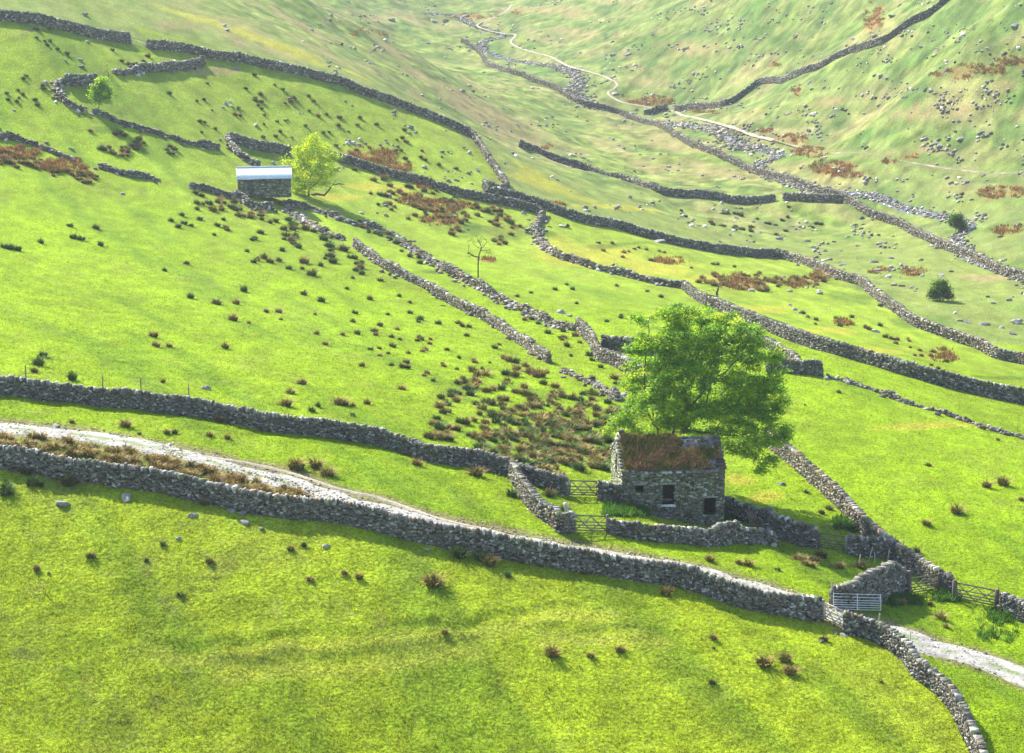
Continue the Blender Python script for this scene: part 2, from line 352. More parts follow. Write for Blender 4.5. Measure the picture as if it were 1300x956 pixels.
_dd = [60.]
while _dd[-1] < 1320: _dd.append(_dd[-1]*(1.0034 if _dd[-1] < 120 else 1.0019 if _dd[-1] < 260 else 1.0026))
_dd = np.array(_dd)
_aa = np.r_[np.linspace(-.62, -.25, 60, endpoint=False), np.linspace(-.25, .25, 330), np.linspace(.25, .62, 61)[1:]]
R_, A_ = np.meshgrid(_dd, _aa, indexing='ij'); gx = (R_*np.sin(A_)).ravel(); gy = (R_*np.cos(A_)).ravel()
gz = zf(gx, gy)
nr, nc = R_.shape
i = np.arange(nr-1)[:, None]*nc; j = np.arange(nc-1)[None]
GF = np.stack([i+j, i+j+1, i+nc+j+1, i+nc+j], -1).reshape(-1, 4)
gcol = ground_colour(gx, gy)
m, nt = new_mat('pasture'); Lk = nt.links
out = N(nt, 'ShaderNodeOutputMaterial'); p = N(nt, 'ShaderNodeBsdfPrincipled'); p.inputs['Roughness'].default_value = .95; p.inputs['Specular IOR Level'].default_value = .08
a = N(nt, 'ShaderNodeAttribute', attribute_name='tone'); tc = N(nt, 'ShaderNodeTexCoord')
def nz(scale, det=4, stretch=None):
    n_ = N(nt, 'ShaderNodeTexNoise'); n_.inputs['Scale'].default_value = scale; n_.inputs['Detail'].default_value = det; n_.inputs['Roughness'].default_value = .62
    if stretch:
        mp = N(nt, 'ShaderNodeMapping'); mp.inputs['Scale'].default_value = stretch; mp.inputs['Rotation'].default_value = (0, 0, .35); Lk.new(tc.outputs['Object'], mp.inputs['Vector']); Lk.new(mp.outputs[0], n_.inputs['Vector'])
    else: Lk.new(tc.outputs['Object'], n_.inputs['Vector'])
    return n_.outputs['Fac']
def rngmap(f, a0, a1, b0, b1):
    r_ = N(nt, 'ShaderNodeMapRange'); r_.inputs['From Min'].default_value = a0; r_.inputs['From Max'].default_value = a1; r_.inputs['To Min'].default_value = b0; r_.inputs['To Max'].default_value = b1; Lk.new(f, r_.inputs['Value']); return r_.outputs[0]
f1 = rngmap(nz(4.2, 6), .36, .66, .60, 1.36); f2 = rngmap(nz(.35, 5, (1, .4, 1)), .38, .64, .86, 1.14)
mm = N(nt, 'ShaderNodeMath', operation='MULTIPLY'); Lk.new(f1, mm.inputs[0]); Lk.new(f2, mm.inputs[1])
vs = N(nt, 'ShaderNodeVectorMath', operation='SCALE'); Lk.new(a.outputs['Color'], vs.inputs[0]); Lk.new(mm.outputs[0], vs.inputs['Scale'])
mxc = N(nt, 'ShaderNodeMix', data_type='RGBA'); mxc.inputs['B'].default_value = (.19, .21, .05, 1); Lk.new(vs.outputs[0], mxc.inputs['A']); Lk.new(rngmap(nz(1.1, 6), .55, .72, 0, .5), mxc.inputs['Factor'])
Lk.new(mxc.outputs['Result'], p.inputs['Base Color'])
b1 = N(nt, 'ShaderNodeBump'); b1.inputs['Strength'].default_value = 1.; b1.inputs['Distance'].default_value = .26; Lk.new(nz(3.4, 6), b1.inputs['Height'])
b2 = N(nt, 'ShaderNodeBump'); b2.inputs['Strength'].default_value = .35; b2.inputs['Distance'].default_value = .7; Lk.new(nz(.45, 5), b2.inputs['Height']); Lk.new(b1.outputs[0], b2.inputs['Normal'])
Lk.new(b2.outputs[0], p.inputs['Normal']); Lk.new(p.outputs[0], out.inputs['Surface']); M['pasture'] = m
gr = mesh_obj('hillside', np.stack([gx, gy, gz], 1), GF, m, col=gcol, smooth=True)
tag(gr, 'green valley side of grass fields rising to open fell', kind='structure')

def ribbon(name, L, w, mat, label, lift, tonef, amp=.35, cross=8, kind='structure', rough=.05, widen=False):
    L, s = catmull(L, .45); T = np.gradient(L, axis=0); T /= np.linalg.norm(T, axis=1)[:, None]; Nn = np.stack([-T[:, 1], T[:, 0]], 1)
    if widen: _q, _, _ = proj(np.c_[L, h0(L[:, 0], L[:, 1])]); w = w*np.interp(_q, [1060, 1110, 1300], [1, 1.25, 1.45])
    wl = w*(1+amp*(fbm(s/2.2, s*0, 5, 3)-.5)*2); wr = w*(1+amp*(fbm(s/2.2, s*0+9, 6, 3)-.5)*2)
    u = np.linspace(-1, 1, cross+1); off = np.where(u[None] < 0, u[None]*wl[:, None], u[None]*wr[:, None])
    P = L[:, None]+off[..., None]*Nn[:, None]
    z = h0(P[..., 0], P[..., 1]) - (.10 if name != 'stream' else .45) + lift + (fbm(P[..., 0]*2, P[..., 1]*2, 8, 2)-.5)*rough - .16*(abs(u[None])**4)
    V = np.dstack([P, z]).reshape(-1, 3); n = len(L); c = cross+1
    i = np.arange(n-1)[:, None]*c; j = np.arange(cross)[None]
    Fq = np.stack([i+j, i+c+j, i+c+j+1, i+j+1], -1).reshape(-1, 4)
    o = mesh_obj(name, V, Fq, mat, col=tonef(V, np.tile(u, n)), smooth=True); tag(o, label, kind=kind); return o
def gravel_tone(V, u):
    q = fbm(V[:, 0]/.5, V[:, 1]/.5, 4, 3)[:, None]; g = fbm(V[:, 0]/1.5, V[:, 1]/1.5, 14, 3)
    c = np.array((.34, .32, .30))*(.45+1.1*q)
    green = np.clip(sstep(.30, .06, abs(u+.05))*sstep(.40, .56, g)*.8+sstep(.72, .98, abs(u)+(g-.5)*.7)*.85, 0, 1)[:, None]
    return c*(1-green)+np.array((.12, .19, .03))*green
def path_tone(V, u):
    q = fbm(V[:, 0]/2, V[:, 1]/2, 4, 3)[:, None]; return np.array((.32, .29, .22))*(.6+.8*q)
ribbon('track', TRACK1, 1.75, M['gravel'], 'pale stony farm track running beside the foreground wall and through the pale gate', .07, gravel_tone, cross=10, widen=True)
_pp, _, _ = proj(np.c_[PATH2, h0(PATH2[:, 0], PATH2[:, 1])]); _cut = int(np.argmax(_pp > 985))
ribbon('footpath', PATH2[:_cut], .42, M['gravel'], 'thin pale footpath winding up the valley floor', .12, path_tone, amp=.5)
ribbon('footpath', PATH2[_cut-1:], .24, M['gravel'], 'faint grassy footpath crossing the right-hand fell to the photo edge', .12, lambda V, u: (lambda g: path_tone(V, u)*(1-g)+np.array((.13, .19, .06))*g)(sstep(.3, .55, fbm(V[:, 0]/5, V[:, 1]/5, 91, 3))[:, None]), amp=.5)
ribbon('footpath', FOOT1, .35, M['gravel'], 'thin worn path along the grass bank above the stony track', .09, path_tone, amp=.5, cross=4)
ribbon('stream', BECK, 1.3, M['water'], 'narrow stream running among grey boulders', .16, lambda V, u: np.tile((.05, .06, .06), (len(V), 1)), amp=.4, cross=6)
# ------------------------------------------------------------------ dry stone walls
def stone_tones(n, warm=.5, bright=1.):
    g = rng.uniform(.07, .20, n)*bright
    c = np.stack([g*1.08, g, g*.90], 1)
    u = rng.random(n)
    c[u < .11] *= 1.9; c[(u > .11) & (u < .24)] *= .45
    m = (u > .20) & (u < .20+.25*warm); c[m] *= np.array((1.25, 1.0, .72))
    m = (u > .6) & (u < .70); c[m] = c[m]*np.array((.85, 1.05, .6))
    m = (u > .95); c[m] = np.array((.42, .42, .38))*bright
    return c
def build_wall(px, label, height=1.4, width=.62, ruin=0., rubble=0., cope=True, ss=None, hprof=None, warm=.5, bright=1., world=None, ends=None, seed=0, name='dry_stone_wall', cat='stone wall'):
    L, s = (line_world(px, .5) if world is None else catmull(world, .5))
    L = L+np.array((0, .3))
    T = np.gradient(L, axis=0); T /= np.linalg.norm(T, axis=1)[:, None]+1e-9; S = s[-1]
    dist = np.hypot(*L.mean(0))
    if ss is None: ss = 1. if dist < 215 else 1.0+(dist-215)/260
    xi = lambda q: np.interp(q, s, L[:, 0]); yi = lambda q: np.interp(q, s, L[:, 1])
    tx = lambda q: np.interp(q, s, T[:, 0]); ty = lambda q: np.interp(q, s, T[:, 1])
    def hh(q):
        v = height*(1+(fbm(q/6, q*0+seed, 100+seed, 2)-.5)*.16+(vnoise(q/1.1, q*0, 7+seed)-.5)*.09)
        if hprof is not None: v = v*np.interp(q/S, [a for a, b in hprof], [b for a, b in hprof])
        if ruin: v = v*np.clip(1-ruin*1.5*sstep(.25, .7, fbm(q/3.2, q*0+3+seed, 105+seed, 3))-ruin*.25*vnoise(q/.6, q*0, 9), .12, 1)
        return v
    gzs = np.maximum(zf(L[:, 0], L[:, 1]), 0*L[:, 0]-999)
    gz_ = lambda q: np.interp(q, s, gzs)
    tp = lambda z: width/2-(width*.17)*np.clip(z/max(height, .1), 0, 1.1)   # batter
    t = empty(name, (L[0, 0], L[0, 1], gzs[0])); loc = np.array((L[0, 0], L[0, 1], gzs[0])); tag(t, label, cat)
    # hearting core
    n = len(L); hc = np.maximum(hh(s)-.10*ss, .05); Nn = np.stack([-T[:, 1], T[:, 0]], 1)
    V = np.concatenate([np.c_[L+Nn*(tp(0)-.12), gzs-.6], np.c_[L+Nn*(width*.33-.12), gzs+hc], np.c_[L-Nn*(width*.33-.12), gzs+hc], np.c_[L-Nn*(tp(0)-.12), gzs-.6]])
    i = np.arange(n-1); Fq = np.vstack([np.stack([i+k*n, i+1+k*n, i+1+(k+1)*n, i+(k+1)*n], 1) for k in range(3)]+[np.array([[0, n, 2*n, 3*n]]), np.array([[n-1, 4*n-1, 3*n-1, 2*n-1]])])
    core = (V, Fq)
    # courses
    rh = .11*ss; C = []; HS = []; SS = []; 
    r = -1
    while r*rh < height*1.25:
        for side in (-1, 1):
            m = int(S/(.18*ss))+6; ln = rng.uniform(.08, .32, m)*ss; cs = np.cumsum(ln); k = cs-ln/2; ok = k < S; k = k[ok]; ln = ln[ok]
            z = r*rh+rh*.5+rng.normal(0, .035*ss, len(k)); ok = (r*rh+rh*.55 < hh(k)); k, ln, z = k[ok], ln[ok], z[ok]
            if not len(k): continue
            nx, ny = -ty(k), tx(k); off = side*(tp(z)-.10*ss+rng.normal(0, .045*ss, len(k)))
            C.append(np.stack([xi(k)+nx*off, yi(k)+ny*off, gz_(k)+z], 1)); HS.append(np.stack([ln*.50, np.full(len(k), .12*ss), rh*.5*rng.uniform(.6, 1.35, len(k))], 1)); SS.append(np.stack([k, np.zeros(len(k))], 1))
        r += 1
    # wall ends
    for e, kx in ((0, .05), (1, S-.05)):
        for r in range(-1, int(float(hh(np.array([kx]))[0])/rh)):
            C.append(np.array([[xi(kx)+rng.normal(0, .03), yi(kx)+rng.normal(0, .03), gz_(kx)+(r+.5)*rh]])); HS.append(np.array([[.16*ss, width*.42-.03*max(r,0)*ss*.5, rh*.52]])); SS.append(np.array([[kx, 1]]))
    C = np.vstack(C); HS = np.vstack(HS); k = np.vstack(SS)[:, 0]; nst = len(C)
    yaw = rng.normal(0, .10, nst); rol = rng.normal(0, .26, nst); ax = tx(k); ay = ty(k); cy, sy = np.cos(yaw), np.sin(yaw)
    dx = ax*cy-ay*sy; dy = ax*sy+ay*cy
    slope = np.gradient(gzs, s) if len(s) > 2 else np.zeros(len(s)); sl = np.interp(k, s, slope)*.6+rol
    A1 = np.stack([dx*np.cos(sl), dy*np.cos(sl), np.sin(sl)], 1); A2 = np.stack([-dy, dx, 0*dx], 1); A3 = np.cross(A1, A2)
    V, Fq = boxes(C, HS, A1, A2, A3, .34)
    fc = np.repeat(stone_tones(nst, warm, bright), 6, 0)
    fc = np.clip(fc*(1+rng.uniform(-.12, .12, (len(fc), 1))), .01, .9)
    stone = MB(); stone.add(V, Fq, fc); stone.add(core[0], core[1], (.05, .047, .042)); stone.build('stonework', M['stone'], t, loc)
    if cope:
        m = int(S/(.15*ss))+2; th = rng.uniform(.08, .22, m)*ss; cs = np.cumsum(th*1.02); k = cs-th/2; ok = k < S-.05; k, th = k[ok], th[ok]
        h_ = hh(k); ok = h_ > height*(.62 if ruin else .0); k, th, h_ = k[ok], th[ok], h_[ok]
        if len(k):
            hs = rng.uniform(.09, .19, len(k))*(.6+.4*ss)
            C = np.stack([xi(k)+rng.normal(0, .03, len(k)), yi(k)+rng.normal(0, .03, len(k)), gz_(k)+h_+hs*.75], 1)
            ya = rng.normal(0, .15, len(k)); dx = tx(k)*np.cos(ya)-ty(k)*np.sin(ya); dy = tx(k)*np.sin(ya)+ty(k)*np.cos(ya); tl = rng.normal(.15, .18, len(k))
            A1 = np.stack([dx*np.cos(tl), dy*np.cos(tl), np.sin(tl)], 1); A2 = np.stack([-dy, dx, 0*dx], 1); A3 = np.cross(A1, A2)
            V, Fq = boxes(C, np.stack([th*.5, rng.uniform(.8, 1.1, len(k))*width*.38, hs], 1), A1, A2, A3, .25)
            cc = stone_tones(len(k), warm, bright*1.25)
            mesh_obj('coping', V, Fq, M['stone'], t, loc, np.repeat(cc, 6, 0))
    if rubble:
        m = int(S*rubble); k = rng.uniform(0, S, m); dens = fbm(k/3.2, k*0+3+seed, 105+seed, 3); k = k[rng.random(m) < .35+dens]; m = len(k)
        off = rng.normal(0, .8, m)*(.6+.4*ss)*np.where(rng.random(m) < .5, 1, .7); x = xi(k)-ty(k)*off; y = yi(k)+tx(k)*off
        sz = rng.uniform(.10, .26, (m, 3))*(.55+.45*ss)*np.array((1.25, 1, .75)); zz = zf(x, y)+sz[:, 2]*.35+np.exp(-(off/.4)**2)*height*.25*rng.random(m)
        A = rand_axes(m); V, Fq = boxes(np.stack([x, y, zz], 1), sz, *A, .3)
        mesh_obj('fallen_stones', V, Fq, M['stone'], t, loc, np.repeat(stone_tones(m, warm, bright*1.1), 6, 0))
    return t
def rand_axes(m, tilt=.5):
    yaw = rng.uniform(0, 6.28, m); a = rng.normal(0, tilt, m); b = rng.normal(0, tilt, m)
    A1 = np.stack([np.cos(yaw)*np.cos(a), np.sin(yaw)*np.cos(a), np.sin(a)], 1); r = np.stack([-np.sin(yaw), np.cos(yaw), np.sin(b)], 1)
    A3 = np.cross(A1, r); A3 /= np.linalg.norm(A3, axis=1)[:, None]; A2 = np.cross(A3, A1); return A1, A2, A3

W_ = build_wall  # warm and bright put sunlit and shaded sides into the stone colour
W_([(-70,588),(0,595),(51,604),(135,617),(203,627),(271,641),(338,656),(440,666),(532,688),(599,700),(667,714),(735,725),(802,737),(870,748),(928,768),(995,783),(1041,787)], 'long grey dry stone wall crossing the whole foreground below the stony track', 1.42, .7, seed=1, warm=.3)
W_([(1072,803),(1110,813),(1148,840),(1165,861),(1190,880),(1215,912),(1238,956),(1250,985)], 'curving grey stone wall dropping from the pale gate beside the stony track', 1.3, .65, seed=2, warm=.4)
W_([(-70,494),(0,502),(102,514),(203,524),(271,534),(338,546),(440,560),(500,572),(548,587),(599,594),(643,606),(684,621),(721,632)], 'long grey stone wall above the track ending at the gate left of the stone barn', 1.3, .65, seed=3, warm=.2)
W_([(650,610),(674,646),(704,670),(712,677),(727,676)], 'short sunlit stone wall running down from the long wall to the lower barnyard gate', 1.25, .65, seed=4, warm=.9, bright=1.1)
W_([(773,678),(814,686),(850,690),(888,693),(906,692),(925,691),(945,690),(966,691),(985,694)], 'low stone wall in front of the barn, humped towards its right end', 1.05, .6, seed=5, hprof=[(0,1),(.58,1),(.62,1.4),(.76,1.35),(.82,.95),(1,.8)], rubble=2, warm=.5)
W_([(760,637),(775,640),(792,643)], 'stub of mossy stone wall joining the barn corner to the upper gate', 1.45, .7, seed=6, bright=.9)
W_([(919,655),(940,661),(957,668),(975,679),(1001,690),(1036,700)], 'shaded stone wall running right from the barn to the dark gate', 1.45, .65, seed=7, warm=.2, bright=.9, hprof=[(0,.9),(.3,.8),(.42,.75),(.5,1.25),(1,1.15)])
W_([(1079,706),(1105,709),(1136,712)], 'short stone wall between the dark gate and the long sunlit wall', 1.4, .65, seed=8, warm=.2)
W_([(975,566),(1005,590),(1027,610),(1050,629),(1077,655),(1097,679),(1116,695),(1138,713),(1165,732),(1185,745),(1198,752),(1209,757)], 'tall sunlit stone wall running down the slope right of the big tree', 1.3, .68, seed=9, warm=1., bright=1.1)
W_([(1056,768),(1075,772),(1110,766),(1135,757),(1151,753)], 'high curved stone bulwark behind the metal hurdle', 1.75, .9, seed=10, hprof=[(0,.75),(.2,1.1),(.5,1.35),(.8,1.35),(1,.7)], warm=.3)
W_([(1272,777),(1300,791),(1345,812),(1400,840)], 'stone wall continuing right of the rightmost gate', 1.3, .65, seed=11, warm=.2)
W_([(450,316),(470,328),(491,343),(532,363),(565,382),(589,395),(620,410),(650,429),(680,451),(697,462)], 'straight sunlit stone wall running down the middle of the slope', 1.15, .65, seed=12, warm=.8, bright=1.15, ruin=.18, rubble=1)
W_([(716,472),(735,482)], 'little heap of fallen wall stones between the rushes', .5, .6, seed=13, ruin=.3, rubble=4, cope=False, warm=.8, bright=1.1)
W_([(739,484),(752,489),(768,498),(785,510)], 'broken remnant of stone wall among the rushes left of the big tree', .9, .65, seed=14, ruin=.35, rubble=3, warm=.6, bright=1.1)
W_([(357,262),(406,270),(440,283),(470,290),(504,302),(520,316),(542,330),(565,342),(592,358),(620,373),(640,383),(667,396),(687,406),(707,415),(731,422)], 'long tumbledown stone wall running from the shed past the bare sapling', 1.15, .8, seed=15, ruin=.38, rubble=5, warm=.7, bright=1.1, cope=False)
W_([(733,421),(745,432),(753,441),(760,456),(782,466),(806,478),(822,486)], 'sound curving stone wall just left of the big tree', 1.35, .65, seed=16, warm=.6, bright=1.05)
W_([(765,443),(789,447),(816,449),(845,452)], 'dark shaded stone wall behind the left edge of the big tree', 1.45, .65, seed=17, warm=.1)
W_([(945,424),(958,434),(975,444),(990,452),(1008,462),(1016,472)], 'stone wall descending behind the right side of the big tree crown', 1.15, .6, seed=18, warm=.6, ruin=.1)
W_([(975,470),(995,473),(1020,476),(1043,477)], 'short dark stone wall right of the big tree crown', 1.35, .65, seed=19, warm=.1)
W_([(1050,480),(1060,482),(1083,489),(1110,497),(1148,512),(1185,522),(1219,534),(1239,540),(1266,548),(1300,558),(1360,580)], 'low crumbling stone wall crossing the right-hand field', .85, .7, seed=20, ruin=.45, rubble=3, cope=False, warm=.4, hprof=[(0,.5),(.07,.9),(.2,1),(.4,.7),(.6,.55),(1,.9)])
W_([(867,366),(880,377),(894,386),(921,399),(955,413),(1002,432),(1050,448),(1097,461),(1148,477),(1198,491),(1249,503),(1300,514),(1380,530)], 'long dark stone wall running right from behind the big tree to the photo edge', 1.45, .7, seed=21, warm=.1, hprof=[(0,.7),(.15,.8),(.25,1),(1,1.1)])
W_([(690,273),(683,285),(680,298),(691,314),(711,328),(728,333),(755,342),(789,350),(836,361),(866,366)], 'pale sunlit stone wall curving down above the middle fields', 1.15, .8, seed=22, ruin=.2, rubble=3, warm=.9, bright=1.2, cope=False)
W_([(425,204),(455,212),(481,221),(532,234),(575,248),(606,255),(650,264),(676,271),(690,275)], 'dark stone wall running right from the yellow-green tree', 1.2, .65, seed=23, warm=.2)
W_([(614,240),(622,249),(640,252),(680,263),(735,282),(785,291),(860,311),(911,321),(950,325),(985,328)], 'dark stone wall crossing the mid hillside below the arc wall', 1.3, .65, seed=24, warm=.1)
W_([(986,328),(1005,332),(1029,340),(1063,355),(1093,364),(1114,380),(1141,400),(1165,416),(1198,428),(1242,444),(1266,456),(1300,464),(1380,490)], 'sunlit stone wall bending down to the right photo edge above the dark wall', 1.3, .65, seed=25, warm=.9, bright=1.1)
W_([(187,61),(220,65),(271,75),(305,80),(332,87),(372,95),(437,112),(464,124),(515,140),(565,161),(599,178),(619,204),(633,224),(644,244),(632,247),(616,241)], 'long stone wall arcing over the brow of the upper field', 1.3, .7, seed=26, warm=.7, bright=1.05)
W_([(-60,18),(0,26),(51,33),(101,45),(164,54)], 'dark stone wall at the top left corner of the photo', 1.45, .65, seed=27, warm=.1)
W_([(145,94),(165,93),(183,91),(223,89),(240,86),(258,82)], 'grey stone wall across the top of the small upper enclosure', 1.2, .8, seed=28, warm=.3, ruin=.1, rubble=1.5, hprof=[(0,.5),(.2,.7),(.4,1),(1,1)])
W_([(83,109),(103,110),(122,109)], 'dark block of stone wall above the small light green tree', 1.5, .7, seed=29, warm=.1)
W_([(78,105),(72,112),(76,122),(85,134),(97,138),(109,143)], 'pale broken stone wall at the left end of the upper enclosure', 1.1, .85, seed=30, ruin=.3, rubble=4, warm=.7, bright=1.25, cope=False)
W_([(118,144),(135,151),(152,158),(190,169),(203,172),(214,175),(232,182),(250,185),(277,190)], 'dark tumbledown stone wall along the lower side of the upper field', 1.0, .8, seed=31, ruin=.25, rubble=2, warm=.1, cope=False, hprof=[(0,1),(.5,.8),(.55,.5),(.62,1),(.75,.6),(.85,1.5),(1,.8)])
W_([(288,178),(296,190),(305,200),(317,206),(328,212)], 'pale sunlit broken wall above the metal-roofed shed', 1.1, .85, seed=32, ruin=.3, rubble=4, warm=.9, bright=1.25, cope=False)
W_([(292,180),(310,186),(330,191),(350,194),(368,197)], 'dark stone wall behind the metal-roofed shed', 1.35, .65, seed=33, warm=.1)
W_([(-60,168),(0,176),(14,178),(41,185),(68,196),(98,207)], 'crumbling stone wall entering from the left photo edge', 1.1, .8, seed=34, ruin=.25, rubble=3, warm=.3, cope=False, hprof=[(0,1),(.3,1),(.45,1.3),(.6,.8),(1,.4)])
W_([(127,212),(152,222),(175,226),(200,229)], 'long dark heap of tumbled wall stones on the upper slope', 1.15, 1.1, seed=35, ruin=.3, rubble=4, warm=.1, cope=False, hprof=[(0,.7),(.4,1.2),(.7,.8),(1,.3)])
W_([(242,238),(262,244),(281,249),(292,251)], 'dark mounded stone wall left of the metal-roofed shed', 1.2, 1.0, seed=36, ruin=.2, rubble=3, warm=.2, cope=False)
W_([(296,254),(308,254),(313,262),(326,266),(345,268)], 'ruined stone fold wall in front of the metal-roofed shed', 1.9, .8, seed=37, ruin=.3, rubble=8, warm=.8, bright=1.15, cope=False)
W_([(365,268),(382,278),(400,290),(425,302),(436,305)], 'lower rubble wall below the metal-roofed shed', .8, .9, seed=38, ruin=.35, rubble=9, warm=.8, bright=1.15, cope=False)
W_([(586,52),(606,65),(619,81),(647,96),(674,104),(701,114),(735,130),(768,138),(795,147),(829,158),(870,180),(894,192),(928,207),(948,214),(995,227),(1036,242),(1070,251),(1097,269),(1137,285),(1151,292),(1185,308),(1232,325),(1266,342),(1300,353),(1370,385)], 'very long stone wall following the stream down the valley', 1.3, .7, seed=39, warm=.8, ss=1.7)
W_([(660,184),(694,197),(735,211),(768,223),(802,234),(836,246),(870,251),(904,255),(983,257)], 'dark stone wall on the fell between the arc wall and the stream', 1.35, .65, seed=40, warm=.1)
W_([(995,257),(1030,258),(1069,257)], 'short dark stone wall meeting the long stream wall', 1.35, .65, seed=41, warm=.1)
W_([(857,141),(875,139),(894,136),(921,131),(945,116),(965,104),(985,100),(1012,97),(1039,87),(1080,67),(1117,52),(1148,33),(1185,13),(1205,-1),(1235,-25)], 'dark stone wall climbing the far hillside to the top right', 1.5, .7, seed=42, warm=.1, ss=1.7)
W_([(819,145),(832,142),(846,140)], 'short dark stone wall left of the far footpath gap', 1.3, .65, seed=43, warm=.1)

# ------------------------------------------------------------------ gates, posts, hurdle
WOODC = (.20, .17, .13); PALE = (.42, .38, .30); DARKW = (.10, .085, .065)
def post(px, py, h, label, w=.16, col=WOODC, lean=(0, 0), group=None, name='gate_post', dy=0):
    (x, y), sc = gpt(px, py); y += dy; z = z1(x, y); mb = MB(); mb.box((0, 0, h/2-.2), (w/2, w/2, h/2+.2), col=col, jit=.06); mb.box((0, 0, h+.012), (w*.42, w*.42, .012), col=np.array(col)*1.3)
    o = mb.build(name, M['wood'], loc=(0, 0, 0)); o.location = (x, y, z); o.rotation_euler = (lean[0], lean[1], rng.uniform(-.2, .2)); tag(o, label, 'post', group); return o
def gate(a, b, h, label, col=WOODC, bars=5, cross=True, name='field_gate', dy=0.3, base=.12, bw=.055):
    (xa, ya), sc = gpt(*a); (xb, yb), _ = gpt(*b); ya += dy; yb += dy; za, zb = z1(xa, ya)+base, z1(xb, yb)+base
    t = empty(name, (xa, ya, za-base)); tag(t, label, 'gate'); loc = (xa, ya, za-base)
    A = np.array((xa, ya, za)); B = np.array((xb, yb, zb)); up_ = np.array((0, 0, 1.)); d = (B-A); L = np.linalg.norm(d); d = d/L; nn = np.cross(d, up_)
    def P(u, v, o=0): return A+d*L*u+up_*h*v+nn*o
    ys = [0, .17, .35, .58, 1.] if bars == 5 else list(np.linspace(0, 1, bars))
    for k, v in enumerate(ys):
        mb = MB(); mb.bar(P(0, v), P(1, v), .035, (.11 if v == 1. or v == 0 else .085)*bw/.055, col); mb.build('rail', M['wood'], t, loc)
    for u in (.015, .985):
        mb = MB(); mb.bar(P(u, -.04, .03), P(u, 1.05, .03), bw*1.6, .05, col); mb.build('stile', M['wood'], t, loc)
    if cross:
        for u0, v0, u1, v1 in ((.03, .97, .5, .03), (.97, .97, .5, .03), (.03, .03, .5, .97), (.97, .03, .5, .97)):
            mb = MB(); mb.bar(P(u0, v0, .05+.02*(v0 > .5)), P(u1, v1, .05+.02*(v0 > .5)), .04, bw*1.3, col); mb.build('brace', M['wood'], t, loc)
    mb = MB(); mb.box(P(.985, .8, .09), (.03, .03, .09), col=(.3, .3, .3)); mb.build('latch', M['metal'], t, loc)
    return t
gate((723,632), (758,633), 1.15, 'grey wooden gate between the long upper wall and the barn stub wall')
gate((729,676), (770,677), 1.15, 'grey wooden gate below the barnyard, left of the low front wall')
gate((1041,699), (1073,702), 1.15, 'dark mossy gate in shade between two short walls right of the barn', col=(.13, .13, .085))
gate((1048,787), (1073,799), 1.15, 'pale wooden gate across the stony track in the foreground wall', col=(.50, .45, .38))
gate((1156,756), (1191,751), 1.15, 'wooden gate half open beside the curved bulwark', col=(.16, .15, .10))
gate((1214,763), (1264,772), 1.2, 'rightmost grey-brown field gate between two dark posts', col=(.22, .19, .13))
gate((166,56), (185,62), 1.1, 'far pale gate in the gap of the top left wall', col=(.33, .33, .28), cross=False)
for a in [((721,632),1.35,'slim post at the wall end left of the upper barnyard gate',.13,WOODC), ((759,634),1.3,'slim post beside the barn stub wall right of the upper gate',.12,WOODC),
          ((728,677),1.45,'gate post against the wall end left of the lower barnyard gate',.2,(.16,.14,.11)), ((771,678),1.45,'gate post right of the lower barnyard gate at the low wall end',.2,(.16,.14,.11)),
          ((1039,700),1.35,'dark post left of the shaded mossy gate',.22,DARKW), ((1075,704),1.4,'pale stone-grey post right of the shaded mossy gate',.3,(.25,.25,.21)),
          ((1044,787),1.5,'thick weathered post left of the pale track gate',.3,(.30,.25,.17)), ((1073,801),1.35,'slim light post right of the pale track gate',.14,(.38,.34,.26)),
          ((1154,757),1.9,'tall dark post left of the half open gate by the bulwark',.32,DARKW), ((1192,752),1.4,'thin dark post right of the half open gate',.18,DARKW),
          ((1212,764),1.55,'dark post left of the rightmost gate',.28,DARKW), ((1266,774),1.55,'dark post right of the rightmost gate',.3,DARKW),
          ((165,55),1.5,'tall thin post at the end of the top left wall',.2,DARKW)]:
    post(*a[0], a[1], a[2], a[3], a[4], dy=.3)
for a in [((30,489),1.55,'leftmost slim fence post standing just behind the long upper wall'), ((128,503),1.55,'slim fence post behind the long upper wall, second from the left photo edge'),
          ((177,507),1.6,'slim fence post behind the long upper wall, third from the left photo edge'), ((238,516),1.65,'slim fence post behind the long upper wall, rightmost of its four'),]:
    post(*a[0], a[1], a[2], .09, (.16, .14, .11), name='fence_post', dy=1.0)
for a in [((1136,712),2.0,'leaning stake at the junction of the short wall and the long sunlit wall',(.1,0)), ((1103,716),1.3,'pale stake leaning on the short wall beside the dark gate',(0,.25)),
          ((1091,722),1.1,'short pale stake in the rushes above the bulwark, leftmost of three',(0,.1)),((1112,720),1.1,'short pale stake above the bulwark, middle of three',(0,-.08)),((1127,718),1.15,'short pale stake above the bulwark, rightmost of three',(0,.15)),
          ((1113,812),1.9,'thin stake behind the curving lower wall, nearer the pale gate',(0,.12)),((1157,838),2.0,'thin stake behind the curving lower wall, nearer the bottom edge',(0,-.05)),
          ((1055,770),1.9,'thin upright stake at the left end of the curved bulwark',(0,.05)),((1145,712),1.7,'thin stake behind the top of the long sunlit wall near its junction',(0,.1)),((1166,731),1.7,'thin stake behind the lower part of the long sunlit wall',(0,-.1))]:
    post(*a[0], a[1], a[2], .08, (.34, .30, .22), lean=a[3], name='stake', dy=.4)
